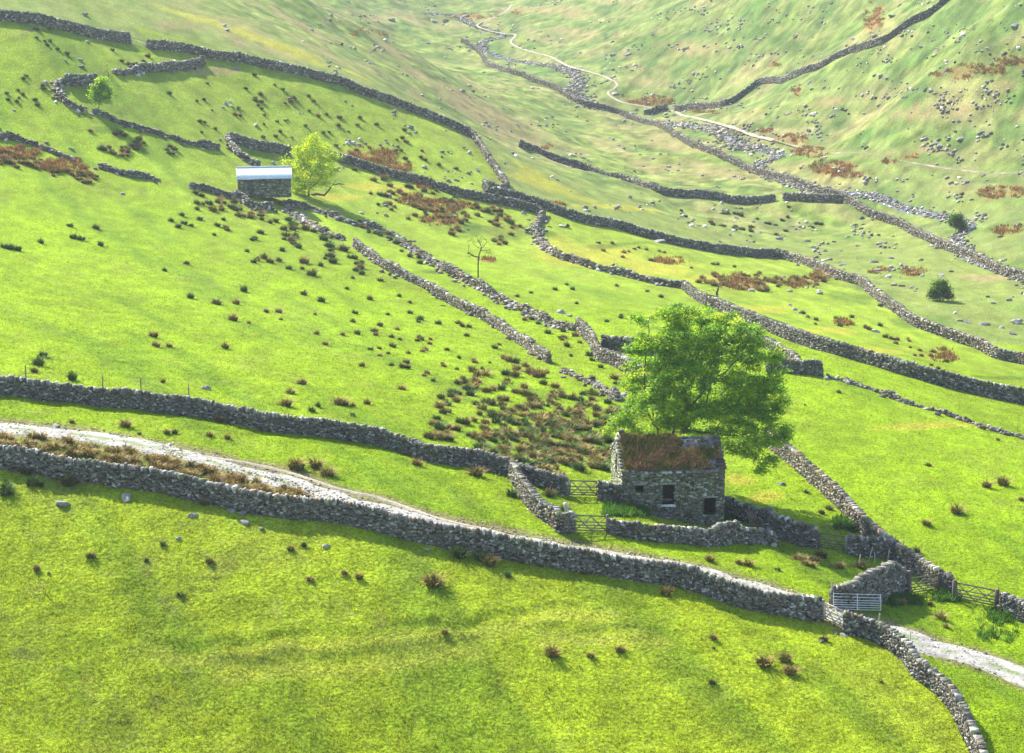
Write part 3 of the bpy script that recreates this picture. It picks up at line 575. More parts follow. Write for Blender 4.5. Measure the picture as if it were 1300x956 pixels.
# metal hurdle
(xa, ya), _ = gpt(1057, 770); (xb, yb), _ = gpt(1117, 774); ya -= .5; yb -= .4
A = np.array((xa, ya, z1(xa, ya)+.08)); B = np.array((xb, yb, z1(xb, yb)+.12)); hur = empty('metal_hurdle', tuple(A)); tag(hur, 'silver metal hurdle of horizontal bars propped against the curved bulwark', 'hurdle')
d = B-A; ln_ = np.array((0, .22, .97))
for k in range(7):
    v = [0, .15, .3, .45, .6, .8, 1.][k]*1.15; mb = MB(); mb.tube([A+ln_*v, B+ln_*v], .028, 6, (.62, .64, .66)); mb.build('bar', M['metal'], hur, tuple(A))
for u in (0, .5, 1.):
    mb = MB(); mb.tube([A+d*u-ln_*.05, A+d*u+ln_*1.2], .034, 6, (.62, .64, .66)); mb.build('upright', M['metal'], hur, tuple(A))
# leaning timbers on broken wall
(x, y), _ = gpt(960, 672)
lt = empty('timber_hurdle', (x, y, z1(x, y))); tag(lt, 'broken timber hurdle leaning on the wall right of the barn', 'hurdle')
for k in range(4):
    mb = MB(); mb.bar((x-.35+k*.22, y-.4, z1(x, y)), (x-.85+k*.22, y+.1, z1(x, y)+1.6-.1*k), .09, .05, (.22, .16, .11)); mb.build('rail', M['wood'], lt, (x, y, z1(x, y)))
for k in range(2):
    mb = MB(); mb.bar((x-.6-.1*k, y-.3+.2*k, z1(x, y)+.5+.5*k), (x+.4-.1*k, y-.3+.2*k, z1(x, y)+.35+.5*k), .09, .05, (.24, .18, .12)); mb.build('brace', M['wood'], lt, (x, y, z1(x, y)))
(x, y), _ = gpt(708, 652); mb = MB(); mb.bar((0, 0, -.2), (-.25, .1, 1.1), .3, .22, (.45, .41, .33)); mb.bar((.12, .05, -.2), (.0, .1, .8), .18, .16, (.38, .34, .27)); o = mb.build('timber_stump', M['wood'], loc=(0, 0, 0)); o.location = (x+.8, y, z1(x+.8, y)); tag(o, 'pale upright timber stump behind the short sunlit wall', 'stump')
# ------------------------------------------------------------------ barn
def slab_stones(mb, O, u, v, n, Wd, Ht, holes=(), top=None, rh=.115, warm=.3, bright=1., lmin=.10, lmax=.38, dep=.07):
    """courses of thin stones on a plane: O origin, u along, v up, n outward"""
    C = []; HS = []
    r = 0
    while r*rh < Ht:
        s = -rng.uniform(0, .3)
        while s < Wd:
            l = rng.uniform(lmin, lmax); a, b = max(s, 0.01), min(s+l, Wd-.01); s += l
            if b-a < .06: continue
            c = (a+b)/2; zc = (r+.5)*rh
            if top is not None and zc > top(c): continue
            segs = [(a, b)]
            for hx0, hx1, hz0, hz1 in holes:
                if zc+rh*.5 > hz0+.02 and zc-rh*.5 < hz1-.02:
                    ns = []
                    for p0, p1 in segs:
                        if p1 <= hx0 or p0 >= hx1: ns.append((p0, p1)); continue
                        if p0 < hx0: ns.append((p0, hx0))
                        if p1 > hx1: ns.append((hx1, p1))
                    segs = ns
            for p0, p1 in segs:
                if p1-p0 < .05: continue
                C.append(O+u*((p0+p1)/2)+v*zc+n*(rng.normal(.0, .018))); HS.append(((p1-p0)*.5*1.0, dep, rh*.5*rng.uniform(.82, 1.12)))
        r += 1
    C = np.array(C); HS = np.array(HS); m = len(C); ro = rng.normal(0, .09, m)[:, None]
    A1 = u[None]*np.cos(ro)+v[None]*np.sin(ro); A3 = -u[None]*np.sin(ro)+v[None]*np.cos(ro); A2 = np.repeat(n[None], m, 0)
    V, Fq = boxes(C, HS, A1, A2, A3, .24); tn = stone_tones(m, warm, bright)*np.array((.95, 1.06, .88)); mb.add(V, Fq, np.repeat(tn, 6, 0))
def holed_panel(mb, O, u, v, n, Wd, Ht, th, holes, col, topf=None):
    xs = sorted({0, Wd, *[h[0] for h in holes], *[h[1] for h in holes]}); zs = sorted({0, Ht, *[h[2] for h in holes], *[h[3] for h in holes]})
    R = np.stack([u, n, v], 1)
    for i in range(len(xs)-1):
        for j in range(len(zs)-1):
            cx, cz = (xs[i]+xs[i+1])/2, (zs[j]+zs[j+1])/2
            if any(h[0] < cx < h[1] and h[2] < cz < h[3] for h in holes): continue
            mb.box(O+u*cx+v*cz-n*th/2, ((xs[i+1]-xs[i])/2, th/2, (zs[j+1]-zs[j])/2), R, col)
(g0, sc0) = gpt(790, 643); G = np.array((g0[0], g0[1]))
ang = math.radians(5); u2 = np.array((math.cos(ang), math.sin(ang))); n2 = np.array((u2[1], -u2[0]))     # outward = toward the yard
# length so the right corner stands at column 918
best = None
for Lb in np.arange(7, 11, .02):
    q = G+u2*Lb; px_, _, _ = proj(np.array([[q[0], q[1], z1(*q)]]))
    if px_[0] >= 918: best = Lb; break
BL = best; G1 = G+u2*BL; zl, zr = z1(*G), z1(*G1)
ze0 = z_for_row(G[0], G[1], 598); ze1 = z_for_row(G1[0], G1[1], 599.5); zb = min(zl, zr)-.7
BD = 6.6; ZE = (ze0+ze1)/2; u = np.array((*u2, 0)); n = np.array((*n2, 0)); v = np.array((0, 0, 1.)); O = np.array((*G, zb)); Ht = ZE-zb
rise = (z_for_row(*(G-n2*BD/2), 557)+z_for_row(*(G1-n2*BD/2), 558))/2-ZE
print('BARN', BL, zl, zr, ZE, ze0, ze1, 'rise', rise, 'scale', sc0)
barn = empty('stone_barn', (G[0], G[1], zl)); tag(barn, 'old stone field barn with heather and turf growing on its slate roof', 'barn'); bl_ = (G[0], G[1], zl)
def hole(x0, x1, y0, y1):
    a = (x0-790)/128*BL; b = (x1-790)/128*BL; q = G+u2*(a+b)/2
    return (a, b, z_for_row(q[0], q[1], y1)-zb, z_for_row(q[0], q[1], y0)-zb)
HO = [hole(806.5, 816, 616, 623), hole(840.5, 855, 615, 640.5), hole(893, 908, 632, 652.5), hole(878.2, 880, 613, 619.5)]
mb = MB(); holed_panel(mb, O, u, v, n, BL, Ht, .5, HO, (.03, .03, .028)); slab_stones(mb, O, u, v, n, BL, Ht, HO, warm=.2, bright=1.0); mb.build('front_wall', M['barn'], barn, bl_)  # near-black panel paints shade into the openings
Ob = O-n*BD
mb = MB(); holed_panel(mb, Ob+u*BL, -u, v, -n, BL, Ht, .5, [], (.1, .1, .09)); slab_stones(mb, Ob+u*BL, -u, v, -n, BL, Ht); mb.build('back_wall', M['barn'], barn, bl_)
gt = lambda c: Ht+rise*(1-abs(c-BD/2)/(BD/2))
for nm, OO, uu, nn, hl, br in (('gable', O-n*BD, n, -u, [(BD*.42, BD*.56, Ht-1.0, Ht+.75), (BD*.80, BD*.90, Ht-1.1, Ht-.4)], 1.7), ('gable', O+u*BL, -n, u, [], 1.)):  # left gable stones painted brighter for the sun on that side
    mb = MB(); W2 = .5
    # triangular + rectangular core
    xs = np.linspace(.5, BD-.5, 13); R = np.stack([uu, nn, v], 1)
    for a, b in zip(xs[:-1], xs[1:]):
        c = (a+b)/2; segs = [(0, gt(c)-.06)]
        for h_ in hl:
            if h_[0] < c < h_[1]: segs = [(0, h_[2]), (h_[3], gt(c)-.06)]
        for z0, z1_ in segs:
            if z1_ > z0: mb.box(OO+uu*c+v*(z0+z1_)/2-nn*.25, ((b-a)/2, .25, (z1_-z0)/2), R, (.08, .075, .06))
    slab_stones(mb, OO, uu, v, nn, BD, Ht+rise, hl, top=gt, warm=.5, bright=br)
    # stepped coping stones up both slopes
    for k in np.arange(.1, BD, .34):
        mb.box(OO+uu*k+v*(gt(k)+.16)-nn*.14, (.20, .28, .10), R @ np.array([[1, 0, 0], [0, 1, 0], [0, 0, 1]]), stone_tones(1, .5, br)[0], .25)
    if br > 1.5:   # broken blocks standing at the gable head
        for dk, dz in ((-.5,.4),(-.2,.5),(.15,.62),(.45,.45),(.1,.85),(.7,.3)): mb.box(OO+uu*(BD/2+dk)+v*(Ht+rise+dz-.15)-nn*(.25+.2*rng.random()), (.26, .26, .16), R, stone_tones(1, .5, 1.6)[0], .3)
    mb.build(nm, M['barn'], barn, bl_)
# sill, lintels, threshold
h1 = HO[1]; mb = MB(); R = np.stack([u, n, v], 1)
mb.box(O+u*(h1[0]+h1[1])/2+v*(h1[2]-.06)+n*.10, ((h1[1]-h1[0])/2+.12, .18, .07), R, (.62, .62, .60), .1); mb.build('doorstep', M['barn'], barn, bl_)
for h_ in HO[:3]:
    mb = MB(); mb.box(O+u*(h_[0]+h_[1])/2+v*(h_[3]+.09)+n*.03, ((h_[1]-h_[0])/2+.2, .12, .085), R, (.22, .24, .19), .12); mb.build('lintel', M['barn'], barn, bl_)
mb = MB(); mb.box(O+u*(h1[0]+h1[1])/2+v*(h1[2]+.28)-n*.42, ((h1[1]-h1[0])/2-.03, .05, .10), R, (.16, .16, .15), .1); mb.build('door_rubble', M['barn'], barn, bl_)
# through stones
for k in range(9):
    mb = MB(); mb.box(O+u*(.5+k*(BL-1)/8+rng.uniform(-.3, .3))+v*(Ht-(.95 if k % 2 else 1.75))+n*.1, (.2, .12, .045), R, (.28, .28, .25), .2); mb.build('through_stone', M['barn'], barn, bl_)
# roof: slates then turf
def roof_pt(a, t, off=0, side=1):   # a along 0..BL, t 0 eave..1 ridge
    sl = math.hypot(BD/2, rise); nrm = (n*side*rise+v*(BD/2))/sl
    return (O if side > 0 else O-n*BD) + u*a - n*side*(BD/2)*t + v*(Ht+rise*t) + nrm*off + v*.0
for side in (1, -1):
    mb = MB(); C = []; sl = math.hypot(BD/2, rise); t_dir = (-n*side*(BD/2)+v*rise)/sl; nrm = (n*side*rise+v*(BD/2))/sl
    mb.box(roof_pt(BL/2, .49, .0, side), (BL/2-.3, sl*.51, .04), np.stack([u, t_dir, nrm], 1), (.07, .07, .06))
    rows = 15; CC = []; HS = []
    for r in range(rows+1):
        a = -.1-rng.uniform(0, .2)
        while a < BL:
            w_ = rng.uniform(.22, .5)
            if a+w_/2 > .05 and a+w_/2 < BL-.02: CC.append(roof_pt(a+w_/2, r/rows-.02, .075+rng.normal(0, .012), side)); HS.append((w_*.5, sl/rows*.75, .022))
            a += w_
    m_ = len(CC); tl = rng.normal(-.09, .03, m_)[:, None]; A1 = np.repeat(u[None], m_, 0); A2 = t_dir[None]*np.cos(tl)+nrm[None]*np.sin(tl); A3 = nrm[None]*np.cos(tl)-t_dir[None]*np.sin(tl)
    V, Fq = boxes(np.array(CC), np.array(HS), A1, A2, A3, .08); mb.add(V, Fq, np.repeat(stone_tones(m_, .3, 1.15), 6, 0)); mb.build('slate_roof', M['slate'], barn, bl_)
mb = MB()
for k in np.arange(.1, BL, .42): mb.box(roof_pt(k, 1.0, .10)+v*.02, (.21, .16, .06), R, stone_tones(1, .2, 1.3)[0], .12)
mb.build('ridge', M['slate'], barn, bl_)
na, nt_ = 150, 60; aa, tt = np.meshgrid(np.linspace(.12, BL-.05, na), np.linspace(-.05, 1.03, nt_), indexing='ij'); fa = aa/BL
cover = np.ones_like(aa)
cover *= 1-sstep(.52, .60, fa+(fbm(aa*1.5, tt*4, 3, 2)-.5)*.15)*sstep(.56, .66, tt+(fbm(aa*2, tt*5, 13, 2)-.5)*.2)*(1-sstep(.93, .95, fa)*sstep(.9, .8, tt)*0)
cover *= 1-sstep(.84, .88, fa+(fbm(aa*2, tt*4, 23, 2)-.5)*.06)*sstep(.34, .28, tt)
cover *= sstep(0, .03, fa)*sstep(1.0, .975, fa)*sstep(-.05, .0, tt)
bump_ = .10+.36*fbm(aa*1.1, tt*3.5, 33, 3)+.14*fbm(aa*4, tt*12, 36, 2)
bulge = .22*np.exp(-((fa-.02)/.06)**2)*sstep(.5, 1, tt)
hgt = (bump_+bulge)*cover-.03+.05*cover
sl = math.hypot(BD/2, rise); nrm = (n*rise+v*(BD/2))/sl
V = O+aa[..., None]*u-n*(BD/2)*np.minimum(tt, 1)[..., None]+v*(Ht+rise*np.minimum(tt, 1))[..., None]+nrm*(.06+hgt)[..., None]-v*(.25*np.maximum(tt-1, 0)*3)[..., None]
gm = fbm(aa*1.2, tt*4, 43, 3); rb = fbm(aa*3, tt*9, 46, 3)
colr = np.array((.17, .11, .055))*(.55+.9*rb)[..., None]
colr = colr+(np.array((.10, .105, .016))-colr)*(.9*sstep(.44, .58, gm))[..., None]; colr = colr+(np.array((.26, .15, .09))-colr)*(.5*sstep(.6, .75, rb))[..., None]
i = np.arange(na-1)[:, None]*nt_; j = np.arange(nt_-1)[None]; Fq = np.stack([i+j, i+nt_+j, i+nt_+j+1, i+j+1], -1).reshape(-1, 4)
cq = cover[:-1, :-1].ravel() > .35; Fq = Fq[cq]
turf = mesh_obj('roof_turf', V.reshape(-1, 3), Fq, M['rush'], barn, bl_, colr.reshape(-1, 3), False)
# sprigs of heather
idx = rng.integers(0, na*nt_, 13000); idx = idx[cover.ravel()[idx] > .5]; P = V.reshape(-1, 3)[idx]+rng.normal(0, .03, (len(idx), 3)); m_ = len(P)
dr = nrm[None]*.7+v*.5+rng.normal(0, .45, (m_, 3)); dr /= np.linalg.norm(dr, axis=1)[:, None]; ln = rng.uniform(.10, .36, m_)[:, None]; sd = np.cross(dr, rng.normal(0, 1, (m_, 3))); sd /= np.linalg.norm(sd, axis=1)[:, None]
Vs = np.stack([P-sd*.04, P+sd*.04, P+dr*ln+sd*.012, P+dr*ln-sd*.012], 1).reshape(-1, 3); cs = colr.reshape(-1, 3)[idx]*rng.uniform(.35, 2.1, (m_, 1))
hv = Vs-np.array(bl_); o = mesh_obj('heather', hv, np.arange(m_*4).reshape(-1, 4), M['rush'], None, None, cs); o.parent = turf
# trodden earth and stones along the barn foot
yp = MB(); Q = []
for k in range(500):
    a = rng.uniform(1.6, BL+.2); b = abs(rng.normal(0, .55)); q = G+u2*a+n2*(b+.1); Q.append((q[0], q[1], z1(*q)+.02))
A = rand_axes(len(Q), .2); V, Fq = boxes(np.array(Q), rng.uniform(.04, .14, (len(Q), 3))*np.array((1.2, 1, .5)), *A, .3); yp.add(V, Fq, np.repeat(stone_tones(len(Q), .5, .8), 6, 0))
o = yp.build('yard_stones', M['stone'], loc=(G[0], G[1], zl)); tag(o, 'loose grey stones and trodden earth along the foot of the barn', 'stones', kind='stuff')

# ------------------------------------------------------------------ shed
(s0, scs) = gpt(303, 246); (s1, _) = gpt(368, 247)
S0 = np.array(s0); Ls = 66/scs; us2 = np.array((math.cos(.13), math.sin(.13))); ns2 = np.array((us2[1], -us2[0])); us = np.array((*us2, 0)); ns = np.array((*ns2, 0)); S1 = S0+us2*Ls
zs0 = z1(*S0)-.6; zE = z_for_row(S0[0], S0[1], 228); DS = 5.2; Hs = zE-zs0; Os = np.array((*S0, zs0)); riseS = max(.7, z_for_row(*(S0-ns2*DS/2), 214)-zE); sl_ = (S0[0], S0[1], z1(*S0))
print('SHED', Ls, Hs, riseS, scs)
shed = empty('stone_shed', sl_); tag(shed, 'long low stone shed with a pale blue-white metal roof', 'shed')
HS_ = [(Ls*.20, Ls*.27, .6, .6+1.9)]
mb = MB(); holed_panel(mb, Os, us, v, ns, Ls, Hs, .4, HS_, (.08, .08, .08)); slab_stones(mb, Os, us, v, ns, Ls, Hs, HS_, rh=.16, lmin=.15, lmax=.5, warm=.2, bright=1.05); mb.build('front_wall', M['barn'], shed, sl_)
mb = MB(); holed_panel(mb, Os-ns*DS+us*Ls, -us, v, -ns, Ls, Hs, .4, [], (.1, .1, .1)); slab_stones(mb, Os-ns*DS+us*Ls, -us, v, -ns, Ls, Hs, rh=.16, lmin=.15, lmax=.5); mb.build('back_wall', M['barn'], shed, sl_)
gts = lambda c: Hs+riseS*(1-abs(c-DS/2)/(DS/2))
for OO, uu, nn in ((Os-ns*DS, ns, -us), (Os+us*Ls, -ns, us)):
    mb = MB(); xs = np.linspace(.4, DS-.4, 11); R2 = np.stack([uu, nn, v], 1)
    for a, b in zip(xs[:-1], xs[1:]): c = (a+b)/2; mb.box(OO+uu*c+v*(gts(c)-.05)/2-nn*.2, ((b-a)/2, .2, (gts(c)-.05)/2), R2, (.1, .09, .08))
    slab_stones(mb, OO, uu, v, nn, DS, Hs+riseS, top=gts, rh=.16, lmin=.15, lmax=.5, warm=.5, bright=1.2); mb.build('gable', M['barn'], shed, sl_)
mb = MB(); h_ = HS_[0]; mb.box(Os+us*(h_[0]+h_[1])/2+v*(h_[2]+h_[3])/2-ns*.15, ((h_[1]-h_[0])/2, .04, (h_[3]-h_[2])/2), np.stack([us, ns, v], 1), (.10, .12, .14)); mb.build('door', M['wood'], shed, sl_)
for side in (1, -1):
    na_ = 240; sl = math.hypot(DS/2, riseS); nrm_ = (ns*side*riseS+v*(DS/2))/sl
    a_ = np.linspace(-.25, Ls+.25, na_); w_ = .03*np.sin(a_*2*np.pi/.22); tt_ = np.array([-.07, .5, 1.0])
    base = (Os if side > 0 else Os-ns*DS)
    V = base+a_[:, None, None]*us-ns*side*(DS/2)*tt_[None, :, None]+v*(Hs+riseS*tt_)[None, :, None]+nrm_*(.13+w_)[:, None, None]
    V2 = V-nrm_*.05; i = np.arange(na_-1)[:, None]*3; j = np.arange(2)[None]; Fq = np.stack([i+j, i+3+j, i+3+j+1, i+j+1], -1).reshape(-1, 4)
    nv = na_*3; Fq = np.vstack([Fq, Fq[:, ::-1]+nv])
    e = np.arange(na_-1)*3; Fq = np.vstack([Fq, np.stack([e, e+nv, e+3+nv, e+3], 1)])
    cc = np.array((.60, .70, .74))*(.88+.2*fbm(V.reshape(-1, 3)[:, 0]*1.3, V.reshape(-1, 3)[:, 1], 3, 3))[:, None]
    mesh_obj('metal_roof', np.vstack([V.reshape(-1, 3), V2.reshape(-1, 3)]), Fq, M['roofmetal'], shed, sl_, np.vstack([cc, cc]))
mb = MB(); mb.tube([Os+us*-.25-ns*DS/2+v*(Hs+riseS+.17), Os+us*(Ls+.25)-ns*DS/2+v*(Hs+riseS+.17)], .12, 8, (.45, .48, .50)); mb.build('ridge_cap', M['roofmetal'], shed, sl_)
mb = MB(); mb.bar(Os+us*-.15+ns*.22+v*(Hs+.0), Os+us*(Ls+.15)+ns*.22+v*(Hs+.0), .12, .12, (.12, .13, .14)); mb.build('gutter', M['metal'], shed, sl_)
# ------------------------------------------------------------------ trees
def colonize(root, att, step, infl, kill, iters=160, trunk=None, droop=0.):
    nodes = [np.array(root, float)]; par = [-1]
    for p in (trunk or []): nodes.append(np.array(p, float)); par.append(len(nodes)-2)
    nodes = np.array(nodes); par = list(par); att = np.array(att, float)
    near = np.linalg.norm(att[:, None]-nodes[None], axis=2); idx = near.argmin(1); dm = near.min(1)
    for _ in range(iters):
        if not len(att): break
        m = dm < infl
        if not m.any():
            m = dm <= dm.min()+.01
        k = idx[m]; d = att[m]-nodes[k]; d /= np.linalg.norm(d, axis=1)[:, None]+1e-9
        acc = np.zeros_like(nodes); np.add.at(acc, k, d); g = np.flatnonzero(np.bincount(k, minlength=len(nodes)))
        dr = acc[g]; dr /= np.linalg.norm(dr, axis=1)[:, None]+1e-9; dr += rng.normal(0, .13, dr.shape); dr /= np.linalg.norm(dr, axis=1)[:, None]
        new = nodes[g]+dr*step; n0 = len(nodes); nodes = np.vstack([nodes, new]); par += list(g)
        dn = np.linalg.norm(att[:, None]-new[None], axis=2); a = dn.argmin(1); b = dn.min(1); up_ = b < dm; idx = np.where(up_, a+n0, idx); dm = np.minimum(dm, b)
        keep = dm > kill; att = att[keep]; idx = idx[keep]; dm = dm[keep]
        if len(nodes) > 14000: break
    return nodes, np.array(par)
def skin(nodes, par, tip, expo=2.3, maxr=None, rscale=1.):
    n = len(nodes); r = np.zeros(n); kids = np.bincount(par[1:], minlength=n); acc = np.zeros(n); acc[kids == 0] = tip**expo
    for i in range(n-1, 0, -1): acc[par[i]] += acc[i] if kids[i] or True else 0
    r = acc**(1/expo)*rscale
    if maxr: r = np.minimum(r, maxr)
    return r, kids
def wood_mesh(mb, nodes, par, r, minr, col):
    n = len(nodes)
    for lo, hi, sides in ((.12, 9, 9), (.05, .12, 6), (minr, .05, 4)):
        e = np.array([i for i in range(1, n) if lo <= r[i] < hi])
        if not len(e): continue
        A = nodes[par[e]]; B = nodes[e]; ra = np.minimum(r[par[e]], r[e]*1.18); rb = r[e]; T = B-A; T /= np.linalg.norm(T, axis=1)[:, None]+1e-9
        T0 = np.where((par[par[e]] >= 0)[:, None], nodes[par[e]]-nodes[np.maximum(par[par[e]], 0)], T); T0 = T0+T*.6; T0 /= np.linalg.norm(T0, axis=1)[:, None]+1e-9
        def ring(C, D, R):
            ref = np.array([.31, .95, .12]); a = np.cross(D, ref); a /= np.linalg.norm(a, axis=1)[:, None]+1e-9; b = np.cross(D, a)
            th = np.linspace(0, 2*np.pi, sides, endpoint=False); return C[:, None]+R[:, None, None]*(np.cos(th)[None, :, None]*a[:, None]+np.sin(th)[None, :, None]*b[:, None])
        V = np.concatenate([ring(A-T*(ra*.25)[:, None], T, ra), ring(B, T, rb)], 1); m = len(e)
        j = np.arange(sides); k = (j+1) % sides; f = np.stack([j, k, k+sides, j+sides], 1)
        mb.add(V.reshape(-1, 3), (f[None]+(np.arange(m)*2*sides)[:, None, None]).reshape(-1, 4), col)
def leaves(P, k, spread, size, cols, up_bias=.8, loc=None, flat=.55, name='crown', parent=None, mat='leaf'):
    n = len(P); C = np.repeat(P, k, 0); m = len(C); o = rng.normal(0, 1, (m, 3))*np.array((spread, spread, spread*flat)); C = C+o
    nrm = rng.normal(0, 1, (m, 3)); nrm[:, 2] = abs(nrm[:, 2])+up_bias; nrm /= np.linalg.norm(nrm, axis=1)[:, None]
    a = np.cross(nrm, rng.normal(0, 1, (m, 3))); a /= np.linalg.norm(a, axis=1)[:, None]; b = np.cross(nrm, a); s = rng.uniform(*size, m)[:, None]
    V = np.stack([C-a*s, C-b*s*.75-nrm*s*.15, C+a*s, C+b*s*.75-nrm*s*.15], 1).reshape(-1, 3)
    cl = np.repeat(cols[rng.integers(0, len(cols), n)], k, 0)*rng.uniform(.7, 1.35, (m, 1))
    return mesh_obj(name, V, np.arange(m*4).reshape(-1, 4), M[mat], parent, loc, cl)
def lobe_pts(c, r, n, up_=-.3):
    out = []
    while len(out) < n:
        q = rng.normal(0, 1, 3); q /= np.linalg.norm(q); 
        if q[2] < up_: continue
        out.append(c+q*r*rng.uniform(.55, 1.02))
    return out
# big sycamore
tb = G-n2*(BD+3.6)+u2*(BL*.60); tz = z1(*tb); TB = np.array((*tb, tz)); ty_ = tb[1]
print('TREE base', tb, tz)
def at_px(px, py, dy=0.):
    y = ty_+dy; dd = (y-CAM[1]); a = (478-py)/F; z = z_for_row(0, y, py); dep = (np.array([0, y, z-60])@FW); return np.array(((px-650)/F*dep, y, z))
scT = F/(np.array([0, ty_, tz+6-60])@FW); print('tree scale', scT)
LOB = [(838,412,36,17,0),(810,405,16,10,.5),(868,404,34,16,1.5),(905,408,34,17,2.5),(930,416,28,16,1),(950,425,22,14,0),(860,398,30,10,-1),(845,445,38,22,-1),(880,440,40,26,1.5),(925,450,42,26,0),(966,462,28,20,.5),(985,478,20,14,0),
       (828,478,34,22,0),(806,492,18,14,-1),(870,480,42,24,-3),(915,490,42,24,-2.5),(960,500,36,20,-1),(985,512,18,12,1),(845,512,40,20,-3),(810,525,32,16,-1),(788,538,20,12,0),(900,525,42,20,-3.5),(950,535,36,16,-2),
       (985,545,24,10,0),(975,566,30,11,-1),(990,556,14,8,1),(955,575,24,9,0),(978,588,18,9,-.5),(930,556,28,10,2.5),(830,545,26,9,1.5),(800,552,18,7,1),(862,540,24,10,-3),(776,548,12,7,0),
       (850,470,40,24,4),(900,465,45,26,4.5),(950,490,36,22,4),(880,515,50,20,5),(830,510,34,20,4),(940,530,34,14,4.5),(975,490,28,20,-2),(985,502,20,18,2),(962,450,30,16,-1),(820,440,26,14,-1),(812,462,22,14,1),(970,525,28,14,-2),(845,550,30,8,1),(900,550,30,8,3.5),(930,562,24,8,1),(955,562,26,8,2),(815,550,16,7,2),(940,548,26,9,3),(925,572,20,7,2.5),(900,562,20,6,4.5),(885,425,30,18,4),(870,455,40,24,1),(920,520,40,20,1),(965,598,10,5,0)]
att = []; lob_c = []
for px, py, rx, ry, dy in LOB:
    c = at_px(px, py, dy); r = np.array((rx, (rx+ry)*.55, ry))/scT; nn_ = int(14+r[0]*r[1]*8.0); att += lobe_pts(c, r, nn_)
att = np.array(att)
def stem(*pts): return [at_px(*p) for p in pts]
# two stems from one bole
nodesA, parA = [TB-np.array((.3, 0, .4))], [-1]
allP = []
def grow(base, tr, A_, step=.40): return colonize(base, A_, step, 3.2, .52, trunk=tr)
left = att[:, 0] < TB[0]+.2+rng.normal(0, .6, len(att))
sy = empty('sycamore_tree', tuple(TB)); tag(sy, 'big spreading green tree standing behind the stone barn', 'tree')
trunk = MB(); tips = []
low = TB+np.array((0, 0, -.4))
treeN = []
for sel, base, tr in ((left, low+np.array((-.5, 0, 0)), [TB+np.array((-.52, 0, .7)), TB+np.array((-.62, -.1, 1.8)), TB+np.array((-.7, -.1, 3.0))]),
                      (~left, low+np.array((.45, .1, 0)), [TB+np.array((.5, 0, .7)), TB+np.array((.75, -.1, 1.7)), TB+np.array((.85, -.2, 2.7))])):
    nd, pr = grow(base, tr, att[sel]); r, kids = skin(nd, pr, .016, 2.25, maxr=.48); r[:4] = np.maximum(r[:4], np.array([.62, .50, .44, .40]))
    wood_mesh(trunk, nd, pr, r, .014, (.085, .075, .058)); tips.append(nd[(r < .045)]); treeN.append(len(nd))
print('tree nodes', treeN)
trunk.build('trunk', M['bark'], sy, tuple(TB), True)
tp_ = np.vstack(tips); cl_ = np.array([float(fbm(np.array([a[0]/1.1+a[2]/1.7]), np.array([a[1]/1.1+a[2]/.8]), 501, 2)[0]) for a in tp_]); tp_ = tp_[(rng.random(len(tp_)) < sstep(.30, .46, cl_)*.93+.06)]; print('leaf clumps', len(tp_))
LC = np.array([(.12,.28,.014),(.15,.31,.013),(.18,.34,.012),(.08,.21,.018),(.27,.40,.010)])
leaves(tp_, 74, .30, (.07, .13), LC, loc=tuple(TB), parent=sy, flat=.5)

def small_tree(name, label, base_px, lobes, trunk_pts, leafk, lsize, spread, LCs, tipr=.012, density=4., dy=.3, step=.3, kill=.4, infl=2.2, barkc=(.10, .085, .065), maxr=.2, basr=.16, cat='tree', frac=1., mat='leaf'):
    (x, y), sc = gpt(*base_px); y += dy; z = z1(x, y); B = np.array((x, y, z))
    def ap(px, py, d=0): 
        yy = y+d; zz = z_for_row(0, yy, py); dep = np.array([0, yy, zz-60])@FW; return np.array(((px-650)/F*dep, yy, zz))
    A_ = []
    for px, py, rx, ry, d in lobes:
        r = np.array((rx, (rx+ry)*.5, ry))/sc; A_ += lobe_pts(ap(px, py, d), r, int(6+r[0]*r[1]*density), -.8)
    nd, pr = colonize(B-np.array((0, 0, .3)), A_, step, infl, kill, trunk=[ap(*p) for p in trunk_pts]); r, kids = skin(nd, pr, tipr, 2.2, maxr=maxr); r[:1+len(trunk_pts)] = np.maximum(r[:1+len(trunk_pts)], np.linspace(basr, basr*.6, 1+len(trunk_pts)))
    t = empty(name, tuple(B)); tag(t, label, cat); mb = MB(); wood_mesh(mb, nd, pr, r, tipr*.9, barkc); mb.build('trunk', M['bark'], t, tuple(B), True)
    if leafk:
        q = nd[r < tipr*2.6]; q = q[rng.random(len(q)) < frac]; leaves(q, leafk, spread, lsize, np.array(LCs), loc=tuple(B), parent=t, flat=.8, mat=mat, up_bias=.2)
    return t
YG = [(.27,.40,.012),(.32,.43,.012),(.22,.36,.012),(.17,.31,.014)]
small_tree('leafy_tree', 'bright yellow-green tree beside the metal-roofed shed', (392,250), [(395,182,12,12,0),(385,195,16,14,0),(408,190,14,13,.5),(376,212,14,12,0),(395,210,20,16,-1),(415,208,14,14,0),(372,230,10,8,0),(388,234,16,9,-1),(398,174,7,7,0),(426,200,6,7,0),(364,205,6,7,0),(410,230,16,12,0),(422,220,8,10,0),(395,215,18,18,2),(380,242,12,5,0),(368,218,8,8,1)],
           [(392,244),(393,236),(394,226)], 17, (.09, .17), .34, YG, density=10.)
small_tree('leafy_tree', 'small light green tree standing on the broken wall of the upper enclosure', (125,143), [(128,104,9,7,0),(122,112,8,8,0),(134,112,8,8,0),(127,122,10,8,0),(136,124,6,6,0),(119,124,6,6,0)], [(125,138),(126,132)], 40, (.10, .18), .30, [(.20,.38,.02),(.17,.34,.02),(.12,.26,.02)], density=9., step=.25, maxr=.12, basr=.11)
